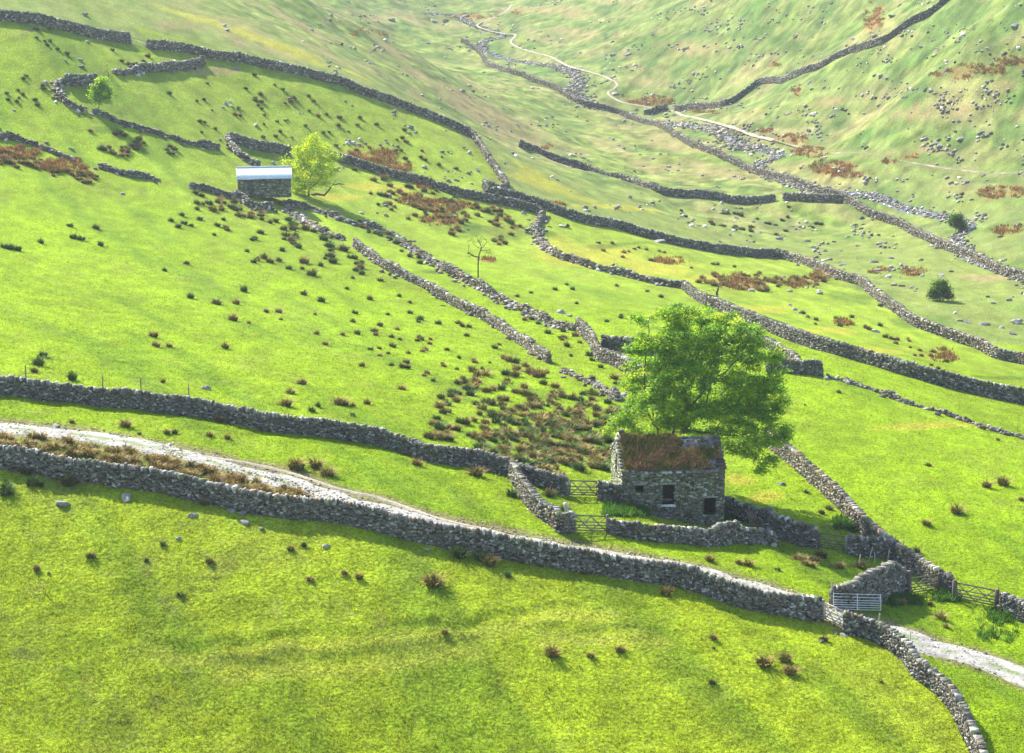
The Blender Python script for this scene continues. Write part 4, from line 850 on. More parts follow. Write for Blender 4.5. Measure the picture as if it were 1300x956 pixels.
small_tree('sparse_tree', 'thin greyish bush behind the small light green tree', (138,96), [(134,86,8,7,0),(140,92,7,5,0),(128,92,5,5,0)], [(137,92)], 6, (.07, .13), .3, [(.10,.16,.05)], density=7., step=.3, cat='bush')
small_tree('bare_tree', 'slender bare sapling on the tumbledown wall in the middle of the slope', (607,352), [(598,310,7,9,0),(613,306,9,9,0),(606,302,7,7,0),(619,318,7,7,.4),(597,324,6,6,-.4),(608,312,7,9,1)], [(607,343),(607,334),(608,326)], 1, (.03, .05), .2, [(.12,.17,.03)], tipr=.017, density=26., step=.2, maxr=.10, basr=.10, kill=.22, infl=1.6, barkc=(.08,.068,.05), frac=.4)
dt = small_tree('dead_tree', 'gnarled bare tree stump behind the big tree top, inside a stake guard', (911,388), [(908,358,5,4,0),(916,362,5,4,0),(904,366,3,3,0),(921,358,5,4,0)], [(911,380),(910,372),(912,366)], 0, None, 0, None, tipr=.03, density=6., maxr=.24, basr=.22, barkc=(.09,.075,.055))
small_tree('bare_tree', 'small pale hazy sapling next to the gnarled stump and its guard', (926,368), [(924,352,8,6,0),(932,350,6,5,0),(918,358,5,4,0)], [(926,362)], 4, (.05, .09), .3, [(.17,.20,.05)], tipr=.012, density=8., maxr=.06, basr=.06)
small_tree('bare_tree', 'faint leafless sapling near the right photo edge in the right-hand field', (1292,548), [(1290,530,5,6,0),(1296,528,5,6,0)], [(1292,541)], 2, (.03,.05), .2, [(.15,.17,.05)], tipr=.01, density=6., maxr=.04, basr=.04)
small_tree('bare_tree', 'thin dark sapling by the far stream below the long stream wall', (1111,271), [(1110,259,4,5,0),(1114,258,4,4,0)], [(1111,266)], 3, (.05,.09), .25, [(.09,.13,.04)], tipr=.02, density=6., maxr=.06, basr=.06)
small_tree('dead_branch', 'grey leafless bush right beside the wall behind the shed', (372,182), [(368,172,8,6,0),(378,170,8,5,0),(362,176,5,4,0)], [(372,178)], 3, (.05,.08), .25, [(.14,.14,.09)], tipr=.014, density=8., maxr=.06, basr=.06, cat='bush', barkc=(.16,.14,.12))
GS = [(.035,.09,.02),(.05,.12,.02),(.06,.13,.025)]
small_tree('round_bush', 'round dark green bush above the long wall near the right edge', (1194,382), [(1188,370,9,7,0),(1198,370,10,8,0),(1194,362,10,6,0),(1203,376,7,5,0),(1184,376,6,4,0)], [(1194,379)], 60, (.09, .17), .38, GS, density=8., step=.3, maxr=.06, basr=.06, cat='bush')
small_tree('round_bush', 'green bush growing by the boulders of the far stream', (1213,293), [(1208,283,7,6,0),(1217,283,8,7,0),(1213,276,8,5,0),(1221,288,5,4,0)], [(1213,290)], 40, (.12, .20), .4, GS, density=7., step=.35, maxr=.06, basr=.06, cat='bush')
# stake guard round the stump
(x, y), sc = gpt(904, 392); gd = empty('tree_guard', (x, y, z1(x, y))); tag(gd, 'square wooden stake guard next to the gnarled bare stump', 'tree guard'); w_ = 14/sc
cs_ = [(x-w_*.5, y), (x+w_*.5, y-.2), (x+w_*.5, y+1.1), (x-w_*.5, y+1.2)]
for a, b in cs_: mb = MB(); mb.box((a, b, z1(a, b)+.75), (.07, .07, 1.15), col=(.16, .12, .08)); mb.build('stake', M['wood'], gd, (x, y, z1(x, y)))
for k in range(4):
    a, b = cs_[k], cs_[(k+1) % 4]
    for hz in (.9, 1.75): mb = MB(); mb.bar((a[0], a[1], z1(*a)+hz), (b[0], b[1], z1(*b)+hz+.05), .06, .12, (.16, .12, .08)); mb.build('rail', M['wood'], gd, (x, y, z1(x, y)))
# fallen limb right of the yellow-green tree
(x, y), sc = gpt(410, 252); y += .3; fb = MB(); z = z1(x, y)
fb.tube([(x-2.2, y, z+.5), (x-1., y, z+.75), (x+.2, y, z+.55), (x+.9, y, z+1.3), (x+1.5, y+.1, z+2.1), (x+2.6, y, z+2.4), (x+3.4, y, z+2.2)], np.array([.2, .2, .18, .15, .12, .08, .04]), 7, (.08, .065, .05))
fb.tube([(x+1.5, y+.1, z+2.1), (x+1.9, y+.3, z+2.8), (x+2.5, y+.3, z+3.1)], np.array([.09, .05, .03]), 6, (.08, .065, .05)); fb.tube([(x+2.6, y, z+2.4), (x+3., y-.2, z+1.9), (x+3.6, y-.2, z+1.7)], np.array([.06, .04, .02]), 6, (.08, .065, .05))
o = fb.build('fallen_limb', M['bark'], loc=(x, y, z), smooth=True); tag(o, 'dark bent limb lying right of the yellow-green tree', 'branch')

# ------------------------------------------------------------------ labels from surroundings
LM = [('the stone barn',850,610),('the big tree',890,480),('the metal-roofed shed',330,225),('the yellow-green tree',395,215),('the bare sapling',608,330),('the lower barnyard gate',750,668),('the upper barnyard gate',741,624),
      ('the metal hurdle',1087,762),('the rightmost gate',1240,760),('the pale track gate',1058,780),('the small light green tree',128,120),('the round dark green bush',1194,370),('the stump in its guard',908,372),
      ('the short gate wall junction',1137,700),('the end of the arc wall',625,240),('the broken wall among rushes',762,495),('the middle wall lower end',694,458),
      ('the upper wall left end',10,490),('the foreground wall left end',20,580),('the stony track bend',350,610),('the far top right wall',1080,60),('the far footpath bend',775,110),('the far top left gate',175,58),
      ('the dark gate',1056,690),('the middle wall upper end',455,305),('the stream bush',1213,280),('the curving bottom wall start',1080,800),('the bottom left corner',20,930),('the foreground wall right end',1000,770),
      ('the foreground wall middle',640,705),('the upper wall middle',400,545),('the pale curving wall top',690,285),('the stream wall corner',1070,250),('the crumbling wall right end',1260,545),
      ('the top edge centre',640,10),('the far path right end',1295,220),('the photo left edge',5,400),('the far stream bend',985,195)]
ORD = ['nearest','second nearest','third nearest','fourth nearest','fifth nearest','sixth nearest','seventh nearest','eighth nearest','ninth nearest','tenth nearest']
def auto_labels(items, noun, words):
    """items: list of dict(px, py, adj); returns unique labels built from look, side and nearness to a landmark"""
    groups = {}
    for k, it in enumerate(items):
        d = [math.hypot(it['px']-a, (it['py']-b)*1.5) for _, a, b in LM]; j = int(np.argmin(d)); nm, a, b = LM[j]; dx, dy = it['px']-a, (it['py']-b)*1.5
        side = ('right of' if dx > 0 else 'left of') if abs(dx) > abs(dy) else ('below' if dy > 0 else 'above')
        groups.setdefault((it['adj'], side, nm), []).append((d[j], k))
    out = [None]*len(items)
    for (adj, side, nm), L_ in groups.items():
        L_.sort()
        for q, (_, k) in enumerate(L_):
            if len(L_) == 1: out[k] = f'{adj} {noun} {side} {nm}'
            elif q < 10: out[k] = f'{ORD[q]} {adj} {noun} {side} {nm}'
            else: out[k] = f'{adj} {noun} farther {side} {nm}'
    return out

# ------------------------------------------------------------------ rushes
def rush_mesh(kind, nb=120, seed=0, rad=.27, hgt=.66):
    r_ = np.random.default_rng(seed); a = r_.uniform(0, 6.28, nb); b = np.sqrt(r_.random(nb))*rad; P = np.stack([np.cos(a)*b, np.sin(a)*b, np.full(nb, -.06)], 1)
    ou = np.stack([np.cos(a), np.sin(a), 0*a], 1)*(.12+1.05*(b/rad))[:, None]+r_.normal(0, .22, (nb, 3)); ou[:, 2] = 0; L = r_.uniform(.55, 1.2, nb)*hgt*(1-.38*(b/rad)**2)
    Q = P+ou*(L*.25)[:, None]+np.array((0, 0, 1))*(L*.62)[:, None]; T = P+ou*(L*.75)[:, None]+np.array((0, 0, 1))*(L*(1.0-.25*(b/rad)))[:, None]
    s = np.stack([-np.sin(a+r_.normal(0, .9, nb)), np.cos(a), 0*a], 1); w = .030
    V = np.stack([P-s*w, P+s*w, Q+s*w*.85, Q-s*w*.85, T+s*w*.25, T-s*w*.25], 1).reshape(-1, 3); i = np.arange(nb)[:, None]*6
    Fq = np.concatenate([i+np.array([[0, 1, 2, 3]]), i+np.array([[3, 2, 4, 5]])], 1).reshape(-1, 4)
    lo, hi = {'b': ((.085,.095,.018),(.30,.20,.06)), 'g': ((.03,.07,.012),(.08,.15,.02)), 'd': ((.05,.075,.014),(.16,.13,.03)), 'y': ((.12,.14,.02),(.36,.27,.10))}[kind]  # blade feet coloured darker: shadow at the tussock base painted in
    v = r_.uniform(.7, 1.3, (nb, 1)); c = np.stack([np.array(lo)*v, np.array(hi)*v], 1).reshape(-1, 3); return V, Fq, c
RM = {}
for kd in 'bgdy':
    for q in range(4): RM[kd, q] = rush_mesh(kd, seed=100+q*7+ord(kd))
RUSH = [(8,618,'g',16),(34,602,'d',20),(8,626,'g',22),(41,616,'g',20),(51,617,'g',12),(88,613,'d',24),(260,640,'b',14),(288,643,'b',10),(207,693,'g',10),(186,713,'g',9),(266,714,'d',12),(115,706,'d',14),(47,723,'b',10),(62,729,'b',5),
(369,699,'b',10),(386,692,'g',9),(393,736,'b',10),(229,757,'g',10),(438,731,'b',7),(437,730,'b',9),(456,737,'b',13),(550,742,'b',26),(584,707,'g',22),(611,711,'g',16),(622,717,'b',20),(662,714,'b',10),(687,718,'b',10),(645,731,'g',10),
(741,728,'b',9),(846,755,'b',16),(565,807,'b',10),(702,831,'b',22),(750,835,'b',10),(787,825,'b',14),(906,811,'b',11),(906,823,'d',5),(970,844,'b',22),(997,838,'b',20),(1004,855,'b',20),(1046,813,'d',14),(904,866,'d',10),(1119,865,'d',6),
(376,594,'b',24),(401,593,'b',22),(416,603,'b',20),(91,535,'b',9),(159,541,'b',15),(177,550,'b',6),(212,550,'b',12),(222,550,'g',9),(266,554,'b',10),(289,557,'b',11),(278,536,'b',16),(341,546,'b',12),(530,591,'b',16),(604,604,'b',18),
(650,630,'g',16),(697,629,'d',16),(718,648,'d',16),(901,711,'b',12),(938,716,'b',10),(950,718,'b',14),(987,724,'g',8),(1012,710,'y',13),(1020,714,'y',15),(1028,711,'y',14),(1036,715,'y',14),(1023,719,'y',12),(1043,708,'d',16),(1031,720,'y',12),(1066,721,'y',14),(1093,720,'y',14),(1053,646,'d',10),
(1043,651,'d',10),(1024,626,'g',8),(1066,669,'g',12),(1082,674,'g',16),(1143,768,'y',12),(1181,769,'b',8),(1195,786,'y',17),(1201,797,'y',10),(1179,590,'b',9),(1253,617,'b',16),(1274,615,'b',18),(1297,635,'b',9),(1215,650,'b',22),(1176,668,'b',11),
(1164,702,'d',12),(1065,498,'d',7),(1022,514,'d',4),(1267,559,'b',6),(5,314,'g',11),(13,316,'g',13),(23,318,'g',11),(89,288,'g',9),(122,291,'d',9),(93,303,'g',11),(103,305,'g',11),(52,308,'g',9),(128,312,'g',10),(237,335,'d',8),(209,344,'g',9),(242,379,'g',13),(275,386,'d',13),(300,387,'b',11),
(296,406,'b',14),(316,411,'b',7),(310,370,'g',13),(338,397,'b',8),(354,397,'b',10),(357,407,'g',6),(386,375,'d',10),(408,383,'g',13),(367,342,'g',10),(335,328,'d',11),(343,333,'d',11),(386,334,'b',14),(384,342,'d',7),(407,338,'d',9),(396,350,'d',14),
(320,306,'g',8),(331,296,'d',10),(288,292,'b',9),(272,299,'d',6),(195,428,'b',13),(198,440,'b',12),(215,440,'b',10),(286,443,'b',12),(49,463,'g',17),(55,452,'g',13),(44,474,'d',10),(92,484,'g',17),(207,486,'b',9),(383,488,'b',13),(369,500,'y',14),
(363,515,'b',16),(404,518,'g',10),(432,514,'b',18),(396,523,'g',10),(402,424,'b',9),(413,437,'b',8),(435,426,'b',7),(400,400,'b',6),(437,514,'b',13),(448,517,'b',9),(466,513,'b',12),(448,529,'g',8),(510,493,'b',12),(550,484,'d',7),(493,449,'b',7),
(508,432,'d',6),(535,432,'d',8),(567,553,'b',15),(549,540,'b',12),(560,518,'b',9),(583,500,'b',11),(606,479,'b',14),(588,481,'b',8),(640,456,'y',12),(647,459,'b',14),(655,461,'g',12),(667,466,'b',12),(685,478,'b',18),(694,474,'d',9),(690,487,'g',12),(705,492,'b',12),
(580,470,'d',7),(598,469,'d',9),(583,455,'d',8),(612,468,'d',7),(622,461,'d',5),(720,440,'d',11),(725,452,'g',7),(748,451,'g',12),(752,457,'g',9),(763,467,'g',8),(780,481,'b',12),(783,487,'g',9),(641,490,'b',10)]
def rpoly(P, n, kinds, sz, dens=None):
    P = np.array(P, float); out = []; lo, hi = P.min(0), P.max(0); t_ = 0
    while len(out) < n and t_ < n*60:
        t_ += 1; q = lo+(hi-lo)*rng.random(2)
        if not in_poly(np.array([q[0]]), np.array([q[1]]), P)[0]: continue
        if dens is not None and rng.random() > dens(q): continue
        elif dens is None and rng.random() > sstep(.3, .6, fbm(q[0]/22, q[1]/14, 201, 2)): continue
        out.append((q[0], q[1], kinds[rng.integers(len(kinds))], rng.uniform(*sz)))
    return out
RR = []
RR += rpoly([(568,478),(640,462),(720,478),(786,520),(776,602),(730,600),(690,612),(640,598),(600,582),(545,560),(540,530)], 330, 'bbdddggy', (9, 15), lambda q: np.clip(.22+.8*math.exp(-((q[0]-700)/95)**2-((q[1]-555)/55)**2), 0, 1))
RR += rpoly([(600,575),(630,545),(700,535),(775,560),(770,600),(720,605),(650,596)], 70, 'bdggdyg', (12, 18), lambda q: 1)
RR += rpoly([(440,322),(490,352),(560,395),(640,440),(600,470),(500,470),(440,430)], 44, 'bddg', (6, 11), lambda q: 1)
RR += rpoly([(440,440),(560,430),(560,520),(480,500)], 8, 'bd', (6, 11), lambda q: 1)
RR += rpoly([(330,262),(400,290),(445,310),(460,345),(400,330),(320,290)], 34, 'gggd', (8, 14)); RR += rpoly([(245,245),(300,258),(345,275),(330,282),(270,268)], 26, 'bdgb', (7, 12), lambda q: 1)
RR += rpoly([(448,215),(540,240),(640,265),(668,290),(640,312),(560,300),(480,262)], 110, 'bdgdb', (6, 11)); RR += rpoly([(440,275),(500,300),(600,355),(560,350),(470,300)], 30, 'gd', (6, 11))
RR += rpoly([(-5,190),(60,205),(130,225),(120,236),(60,222),(-5,210)], 60, 'bdb', (6, 11), lambda q: 1); RR += rpoly([(110,160),(140,165),(225,190),(215,212),(190,205),(130,196)], 40, 'ddgb', (6, 10))
RR += rpoly([(150,235),(260,250),(330,290),(420,330),(330,350),(200,280)], 20, 'gd', (6, 10)); RR += rpoly([(200,100),(330,95),(430,130),(560,180),(600,225),(440,190),(250,170)], 70, 'dgdb', (4, 8)); RR += rpoly([(20,90),(80,118),(60,140),(0,125)], 14, 'gd', (5, 8))
RR += rpoly([(-5,550),(68,556),(135,566),(190,574),(250,590),(300,604),(372,622),(430,642),(400,642),(340,630),(270,615),(200,600),(100,588),(-5,568)], 130, 'bybyd', (11, 18), lambda q: 1)
RR += rpoly([(870,352),(925,348),(1000,352),(1055,348),(1040,366),(950,372),(890,362)], 70, 'bbdy', (6, 12), lambda q: 1); RR += rpoly([(985,395),(1100,400),(1250,470),(1220,480),(1100,440)], 30, 'bydg', (5, 9))
RR += rpoly([(730,300),(860,320),(980,350),(1000,375),(900,352),(790,330),(700,305)], 24, 'yd', (5, 8)); RR += rpoly([(860,262),(1000,262),(1060,280),(1000,300),(880,290)], 36, 'gd', (5, 8)); RR += rpoly([(640,375),(780,350),(860,375),(800,420),(720,400)], 12, 'gd', (5, 8))
RR += rpoly([(620,365),(735,415),(740,440),(700,430),(640,395)], 16, 'gdb', (7, 11), lambda q: 1); RR += rpoly([(40,30),(200,70),(170,85),(30,60)], 16, 'gd', (5, 9))
allr = [(*r, 1) for r in RUSH]+[(*r, 0) for r in RR]
rp = ground([r[0] for r in allr], [r[1] for r in allr]); zz = zf(rp[:, 0], rp[:, 1]); _, _, rsc = proj(np.c_[rp, zz])
order = sorted(range(len(allr)), key=lambda k: -(allr[k][3]+100*allr[k][4])); sing = set(order[:298]); print('rushes', len(allr))
def rsize(k): w = allr[k][3]/rsc[k]; return w/1.0*1.25
items = []; sk = [k for k in range(len(allr)) if k in sing]
for k in sk:
    px, py, kd, w, _ = allr[k]; sz = 'big' if w >= 16 else ('small' if w < 9.5 else 'medium'); items.append(dict(px=px, py=py, adj=sz+' '+{'b': 'rusty brown', 'g': 'green', 'd': 'dark brownish green', 'y': 'straw coloured'}[kd]))
labs = auto_labels(items, 'rush tussock', None)
RMESH = {}
for (kd, q), (V, Fq, c) in RM.items():
    o = mesh_obj('rush_tussock', V, Fq, M['rush'], col=c); RMESH[kd, q] = o.data; COL.objects.unlink(o); bpy.data.objects.remove(o)
for k, lab in zip(sk, labs):
    kd = allr[k][2]; s_ = rsize(k); o = bpy.data.objects.new('rush_tussock', RMESH[kd, int(rng.integers(4))]); COL.objects.link(o); o.location = (rp[k, 0], rp[k, 1], zz[k]); wz = rng.uniform(.85, 1.15)
    o.scale = (s_*wz, s_*wz, s_*rng.uniform(.75, 1.0)); o.rotation_euler = (0, 0, rng.uniform(0, 6.28)); tag(o, lab, 'rush', 'rush tussocks scattered over the fields')
VV, FF, CC = [], [], []; nv = 0
def add_rush(x, y, z, s_, kd, sq=1.):
    global nv
    V, Fq, c = RM[kd, int(rng.integers(4))]; a = rng.uniform(0, 6.28); Rm = np.array([[math.cos(a), -math.sin(a), 0], [math.sin(a), math.cos(a), 0], [0, 0, sq]]); VV.append((V*s_)@Rm.T+np.array((x, y, z))); FF.append(Fq+nv); CC.append(c*rng.uniform(.8, 1.2)); nv += len(V)
for k in range(len(allr)):
    if k not in sing: add_rush(rp[k, 0], rp[k, 1], zz[k], rsize(k), allr[k][2], .85)
o = mesh_obj('rushes', np.vstack(VV), np.vstack(FF), M['rush'], col=np.vstack(CC)); tag(o, 'smaller rushes and rough sedge thickening the wet parts of the slope', kind='stuff', cat='rushes')

# ------------------------------------------------------------------ grass, nettles
def tufts(name, label, P, hgt, wid, nb, colf, mat='blade', cat='grass'):
    n = len(P); C = np.repeat(P, nb, 0); m = len(C); C = C+np.c_[rng.normal(0, wid*1.6, (m, 2)), np.full(m, -.03)]
    d = rng.normal(0, .45, (m, 3)); d[:, 2] = 1; d /= np.linalg.norm(d, axis=1)[:, None]; L = hgt*rng.uniform(.5, 1.2, m)[:, None]*np.repeat(rng.uniform(.5, 1.35, n), nb)[:, None]
    a = rng.uniform(0, 6.28, m); s = np.stack([np.cos(a), np.sin(a), 0*a], 1)*wid
    V = np.stack([C-s*.5, C+s*.5, C+d*L+s*.12, C+d*L-s*.12], 1).reshape(-1, 3); c = colf(P); c = np.repeat(c, nb, 0)*rng.uniform(.55, 1.5, (m, 1))
    o = mesh_obj(name, V, np.arange(m*4).reshape(-1, 4), M[mat], col=c); tag(o, label, cat, kind='stuff'); return o
q = rng.random((210000, 2)); dd_ = 136*(300/136)**(q[:, 0]**1.25); aa_ = (q[:, 1]-.5)*.50; P = np.stack([dd_*np.sin(aa_), dd_*np.cos(aa_)], 1)
keep = np.ones(len(P), bool)
for L, w in ((TRACK1, 1.9), (FOOT1, .5)):
    bb = (P[:, 0] > L[:, 0].min()-3) & (P[:, 0] < L[:, 0].max()+3) & (P[:, 1] > L[:, 1].min()-3) & (P[:, 1] < L[:, 1].max()+3); ds = np.full(len(P), 99.); ds[bb] = dist_line(P[bb, 0], P[bb, 1], L)[0]; keep &= ds > w
loc_ = (P-G); ua = loc_@u2; na2 = -(loc_@n2); keep &= ~((ua > -.3) & (ua < BL+.3) & (na2 > -.5) & (na2 < BD+.3))
keep &= rng.random(len(P)) < .25+.9*fbm(P[:, 0]/1.7, P[:, 1]/2.3, 301, 3)
P = P[keep]; P3 = np.c_[P, zf(P[:, 0], P[:, 1])]; gc = ground_colour(P[:, 0].copy(), P[:, 1].copy())
tufts('field_grass', 'short bright green pasture grass covering the near fields', P3, .15, .05, 4, lambda p_: gc*rng.uniform(.55, 1.25, (len(p_), 1)))
npx = np.vstack([np.c_[rng.uniform(768, 822, 500), rng.uniform(641, 655, 500)], np.c_[rng.uniform(905, 940, 120), rng.uniform(648, 662, 120)], np.c_[rng.uniform(1128, 1170, 90), rng.uniform(757, 770, 90)], np.c_[rng.uniform(1186, 1215, 120), rng.uniform(752, 764, 120)], np.c_[rng.uniform(1255, 1285, 90), rng.uniform(772, 790, 90)], np.c_[rng.uniform(1060, 1092, 140), rng.uniform(656, 672, 140)], np.c_[rng.uniform(1240, 1290, 35), rng.uniform(785, 815, 35)]])
np_ = ground(npx[:, 0], npx[:, 1]); P3 = np.c_[np_, zf(np_[:, 0], np_[:, 1])]
tufts('nettles', 'dark green nettles growing along the barn foot, walls and gateways', P3, .42, .11, 12, lambda p_: np.tile((.045, .13, .022), (len(p_), 1)), cat='nettles')

bp = []
for px_, py_, rx_, ry_, cc_, am_, sd_ in TAN:
    if cc_ is not BR or py_ > 460: continue
    k = int(10+rx_*ry_*1.1); t_ = rng.uniform(0, 6.28, k); r_ = np.sqrt(rng.random(k))*.95; qx = px_+np.cos(t_)*r_*rx_; qy = py_+np.sin(t_)*r_*ry_
    m_ = fbm(qx/7, qy/3.5, 601, 3) > .47; bp.append(np.c_[qx, qy][m_])
bp = np.vstack(bp); bg_ = ground(bp[:, 0], np.maximum(bp[:, 1], -5)); P3 = np.c_[bg_, zf(bg_[:, 0], bg_[:, 1])]
tufts('bracken', 'rust brown dead bracken and rough grass in patches on the fell and slopes', P3, .50, .20, 7, lambda p_: np.array((.27, .13, .05))*rng.uniform(.5, 1.5, (len(p_), 1))+np.array((.0, .03, .0))*rng.random((len(p_), 1)), mat='rush', cat='bracken')

# ------------------------------------------------------------------ boulders
def rock_mesh(seed):
    r_ = np.random.default_rng(seed); import bmesh
    bm = bmesh.new(); bmesh.ops.create_icosphere(bm, subdivisions=3, radius=1)
    pl = r_.normal(0, 1, (9, 3)); pl /= np.linalg.norm(pl, axis=1)[:, None]; of = r_.uniform(.35, .8, 9)
    for v_ in bm.verts:
        c = np.array(v_.co)
        for a, b in zip(pl, of):
            e = c@a-b
            if e > 0: c = c-a*e*.9
        c = c*(1+.10*(float(fbm(c[0]*2+5, c[1]*2+c[2]*1.7, seed, 3))-.5)*2); v_.co = c*np.array((1, .8, .62))
    me = bpy.data.meshes.new('boulder'); bm.to_mesh(me); bm.free(); t_ = .75+.5*r_.random(); a_ = me.attributes.new('tone', 'FLOAT_COLOR', 'POINT')
    cols = np.tile((.24*t_, .235*t_, .225*t_, 1), (len(me.vertices), 1)).astype(np.float32); a_.data.foreach_set('color', cols.ravel()); me.materials.append(M['rock'])
    return me
ROCK = [rock_mesh(s_) for s_ in range(8)]
for i_, me in enumerate(ROCK[5:]):   # pale lichened ones
    me.attributes['tone'].data.foreach_set('color', np.tile((.31, .30, .27, 1), (len(me.vertices), 1)).astype(np.float32).ravel())
RB = mesh_obj('boulder', [(0,0,0)]*4, [[0,1,2,3]], M['rock'], col=[(.2,.12,.07)]); COL.objects.unlink(RB); bpy.data.objects.remove(RB)
BO = [(71,540,15,1),(80,640,20,0),(161,633,20,1),(244,655,14,1),(294,650,14,0),(309,653,16,0),(311,664,16,0),(332,672,10,0),(227,685,10,1),(415,694,13,1),(543,698,12,1),(992,616,15,0),(262,495,14,1),(836,307,18,0),(713,397,18,0),(723,401,12,0),(648,390,14,1),
(1102,494,12,0),(1043,814,10,1),(108,19,14,0),(111,55,9,0),(103,85,12,0),(101,76,9,0),(82,78,7,0),(91,191,11,0),(17,140,8,0),(301,87,11,0),(286,133,10,1),(291,130,8,1),(294,136,9,1),(282,136,7,1),(288,39,14,0),(284,33,10,0),(395,35,9,0),(156,246,9,1),(325,160,12,1),
(914,307,10,0),(963,295,10,0),(990,304,13,0),(1025,306,9,0),(1034,315,11,0),(1046,321,10,0),(1070,337,9,0),(1110,334,12,0),(1114,345,14,0),(1131,329,11,0),(1150,339,9,0),(1171,351,12,0),(1159,344,9,0),(1193,351,12,1),(1135,363,10,0),(1144,364,12,0),(1156,366,10,0),(1163,368,8,1),
(1254,378,10,0),(1261,385,11,0),(1280,382,10,0),(1218,408,12,0),(1228,410,14,0),(1251,413,14,0),(1271,416,12,0),(1291,411,18,0),(1285,424,14,0),(1039,370,11,1),(1003,388,8,1),(1009,393,9,1),(1016,397,10,1),(1024,402,7,1),(1112,422,12,1),
(498,25,12,0),(550,22,14,0),(565,24,12,0),(592,20,12,0),(1228,230,10,0),(1133,22,14,0),(1110,45,12,0),(1083,50,10,0),(870,60,10,0),(902,35,7,0),(778,72,12,0),(797,70,10,0),(1070,806,12,1),(1060,803,9,0),(1290,32,14,0),(1219,175,14,0),(1193,182,14,0),(1188,178,10,0),
(1037,165,10,0),(1042,173,9,0),(1160,290,8,0),(1142,8,10,0)]
def bcl(c, n, sp, sz):
    return [(c[0]+rng.normal(0, sp[0]), c[1]+rng.normal(0, sp[1]), rng.uniform(*sz), int(rng.random() < .3)) for _ in range(n)]
for c, n_, sp in (((1219,150),16,(24,8)),((1192,172),10,(14,6)),((1250,68),14,(20,8)),((1040,105),7,(12,5)),((890,98),9,(14,6)),((1015,72),9,(16,6)),((1010,138),9,(14,5)),((1185,60),8,(16,6)),((1280,30),8,(12,6)),((640,60),9,(30,12)),((555,62),12,(30,10)),((700,150),12,(50,12)),((800,60),8,(30,14)),
                   ((1130,120),12,(40,14)),((950,290),8,(40,14)),((1080,320),10,(40,14)),((1160,250),8,(40,8)),((840,215),6,(30,8)),((600,100),10,(40,10)),((1240,120),9,(30,14)),((920,60),6,(40,20)),((1260,225),8,(30,8))):
    BO += bcl(c, n_, sp, (3.5, 8))
BO = [b for b in BO if -5 < b[0] < 1305 and b[1] > -3][:300]
bp_ = ground([b[0] for b in BO], [b[1] for b in BO]); bz = zf(bp_[:, 0], bp_[:, 1]); _, _, bsc = proj(np.c_[bp_, bz])
items = [dict(px=b[0], py=b[1], adj=('large' if b[2] >= 14 else 'small' if b[2] < 8 else 'mid-sized')+' '+('pale' if b[3] else 'grey')) for b in BO]
for b, lab, p2, z, sc in zip(BO, auto_labels(items, 'boulder', None), bp_, bz, bsc):
    o = bpy.data.objects.new('boulder', ROCK[int(rng.integers(5, 8)) if b[3] else int(rng.integers(0, 5))]); COL.objects.link(o); r = b[2]/sc/2; o.scale = (r*rng.uniform(.9, 1.2), r*rng.uniform(.8, 1.2), r*rng.uniform(.7, 1.1)); o.location = (p2[0], p2[1], z+r*.02)
    o.rotation_euler = (rng.normal(0, .15), rng.normal(0, .15), rng.uniform(0, 6.28)); tag(o, lab, 'boulder', 'boulders lying on the hillside')
# loose scree and stream stones
def stones_stuff(name, label, P, sz, bright=1., tilt=.3):
    z = zf(P[:, 0], P[:, 1]); m = len(P); s_ = sz[:, None]*rng.uniform(.6, 1.1, (m, 3))*np.array((1, .8, .6)); V, Fq = boxes(np.c_[P, z+s_[:, 2]*.4], s_, *rand_axes(m, tilt), .38)
    o = mesh_obj(name, V, Fq, M['stone'], col=np.repeat(stone_tones(m, .2, bright), 6, 0)); tag(o, label, 'stones', kind='stuff')
BL2, s2 = catmull(BECK, 1.); k = rng.integers(0, len(BL2), 6500); w_ = .5+1.0*fbm(s2/28, s2*0, 401, 2)**1.5*2; ppx, ppy, _ = proj(np.c_[BL2, h0(BL2[:, 0], BL2[:, 1])])
wide = 1+1.3*np.exp(-((ppx-738)/22)**2)*(ppy < 140)+1.5*np.exp(-((ppx-930)/60)**2)*(ppy > 150)*(ppy < 215)+.6*np.exp(-((ppx-612)/20)**2)*(ppy < 60)
P = BL2[k]+rng.normal(0, 1, (len(k), 2))*(w_*wide)[k][:, None]*np.array((.55, .9)); stones_stuff('stream_stones', 'countless grey boulders and cobbles choking the stream bed', P, rng.uniform(.12, .40, len(P))*(.75+.25*wide[k]), 1.2)
q = rng.random((26000, 2)); px = -20+1340*q[:, 0]; py = 400*q[:, 1]**1.1; P = ground(px, py); d_ = np.hypot(P[:, 0], P[:, 1]); msk = (rng.random(len(P)) < sstep(.55, .75, fbm(px/26, py/12, 411, 3))*sstep(330, 480, d_)) & (px+py*.0 > 420-py*.6); P = P[msk]
stones_stuff('scree', 'small loose stones strewn over the open fell', P, rng.uniform(.10, .5, len(P)), 1.6)
TR2, s3 = catmull(TRACK1, .5); k = rng.integers(0, len(TR2), 5200); P = TR2[k]+rng.normal(0, .95, (len(k), 2)); stones_stuff('track_stones', 'loose pale stones scattered along the farm track', P, rng.uniform(.03, .10, len(P)), 1.5)

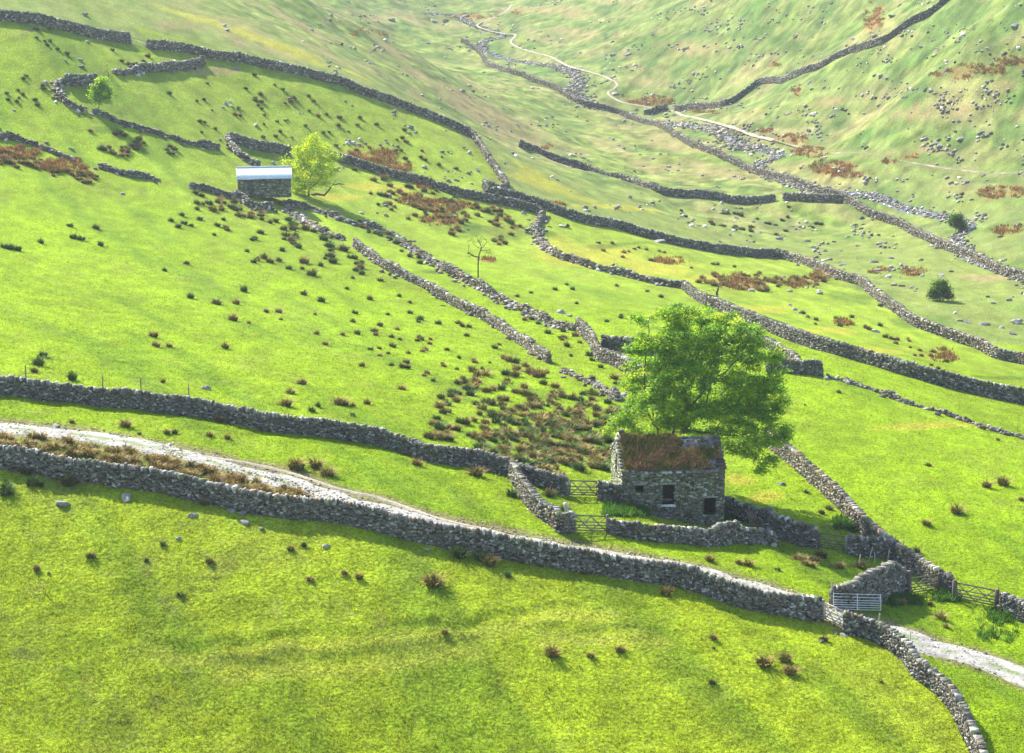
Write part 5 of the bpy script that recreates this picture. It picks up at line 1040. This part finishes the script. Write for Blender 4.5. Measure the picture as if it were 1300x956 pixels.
# ------------------------------------------------------------------ air, light, camera
hz = MB(); hz.box((0, 690, 75), (900, 730, 113), col=(.5, .5, .5)); hm, nt = new_mat('air'); pv = N(nt, 'ShaderNodeVolumePrincipled'); pv.inputs['Color'].default_value = (.78, .90, 1., 1); pv.inputs['Density'].default_value = HAZE; pv.inputs['Anisotropy'].default_value = .3
on = N(nt, 'ShaderNodeOutputMaterial'); nt.links.new(pv.outputs[0], on.inputs['Volume'])
zmin, zmax = gz.min(), gz.max(); print('ground z', zmin, zmax)
if HAZE > 0:
    hz = MB(); hz.box((0, 640, (zmin-1+max(zmax, 62)+3)/2), (820, 690, (max(zmax, 62)+3-zmin+1)/2)); ho = hz.build('haze', hm, loc=(0, 0, 0)); tag(ho, 'thin bluish air between the near fields and the far fell', kind='stuff')
az = math.radians(SUN_AZ); el = math.radians(SUN_EL)      # azimuth from +Y towards +X
sd = Vector((math.sin(az)*math.cos(el), math.cos(az)*math.cos(el), math.sin(el)))
sun = bpy.data.lights.new('sun', 'SUN'); sun.energy = SUN_E; sun.angle = math.radians(.6); sun.color = (1, .94, .80); so = bpy.data.objects.new('sun', sun); COL.objects.link(so); so.rotation_euler = sd.to_track_quat('Z', 'Y').to_euler()
w = bpy.data.worlds.new('World'); scene.world = w; w.use_nodes = True; nt = w.node_tree; nt.nodes.clear(); sk_ = N(nt, 'ShaderNodeTexSky'); sk_.sky_type = 'NISHITA'; sk_.sun_disc = False; sk_.sun_elevation = el; sk_.sun_rotation = az
bg = N(nt, 'ShaderNodeBackground'); bg.inputs['Strength'].default_value = SKY; wo = N(nt, 'ShaderNodeOutputWorld'); nt.links.new(sk_.outputs[0], bg.inputs[0]); nt.links.new(bg.outputs[0], wo.inputs[0])
cd = bpy.data.cameras.new('camera'); cd.sensor_width = 36; cd.lens = 36*F/1300; cd.clip_start = .5; cd.clip_end = 5000; co = bpy.data.objects.new('camera', cd); COL.objects.link(co); co.location = tuple(CAM); co.rotation_euler = (math.pi/2-PITCH, 0, 0); scene.camera = co
vs_ = scene.view_settings; vs_.view_transform = 'Standard'; vs_.look = 'None'; vs_.gamma = 1; vs_.use_curve_mapping = False; vs_.exposure = EXPO
if scene.render.engine == 'CYCLES': scene.cycles.max_bounces = 6; scene.cycles.transparent_max_bounces = 4; scene.cycles.volume_bounces = 0
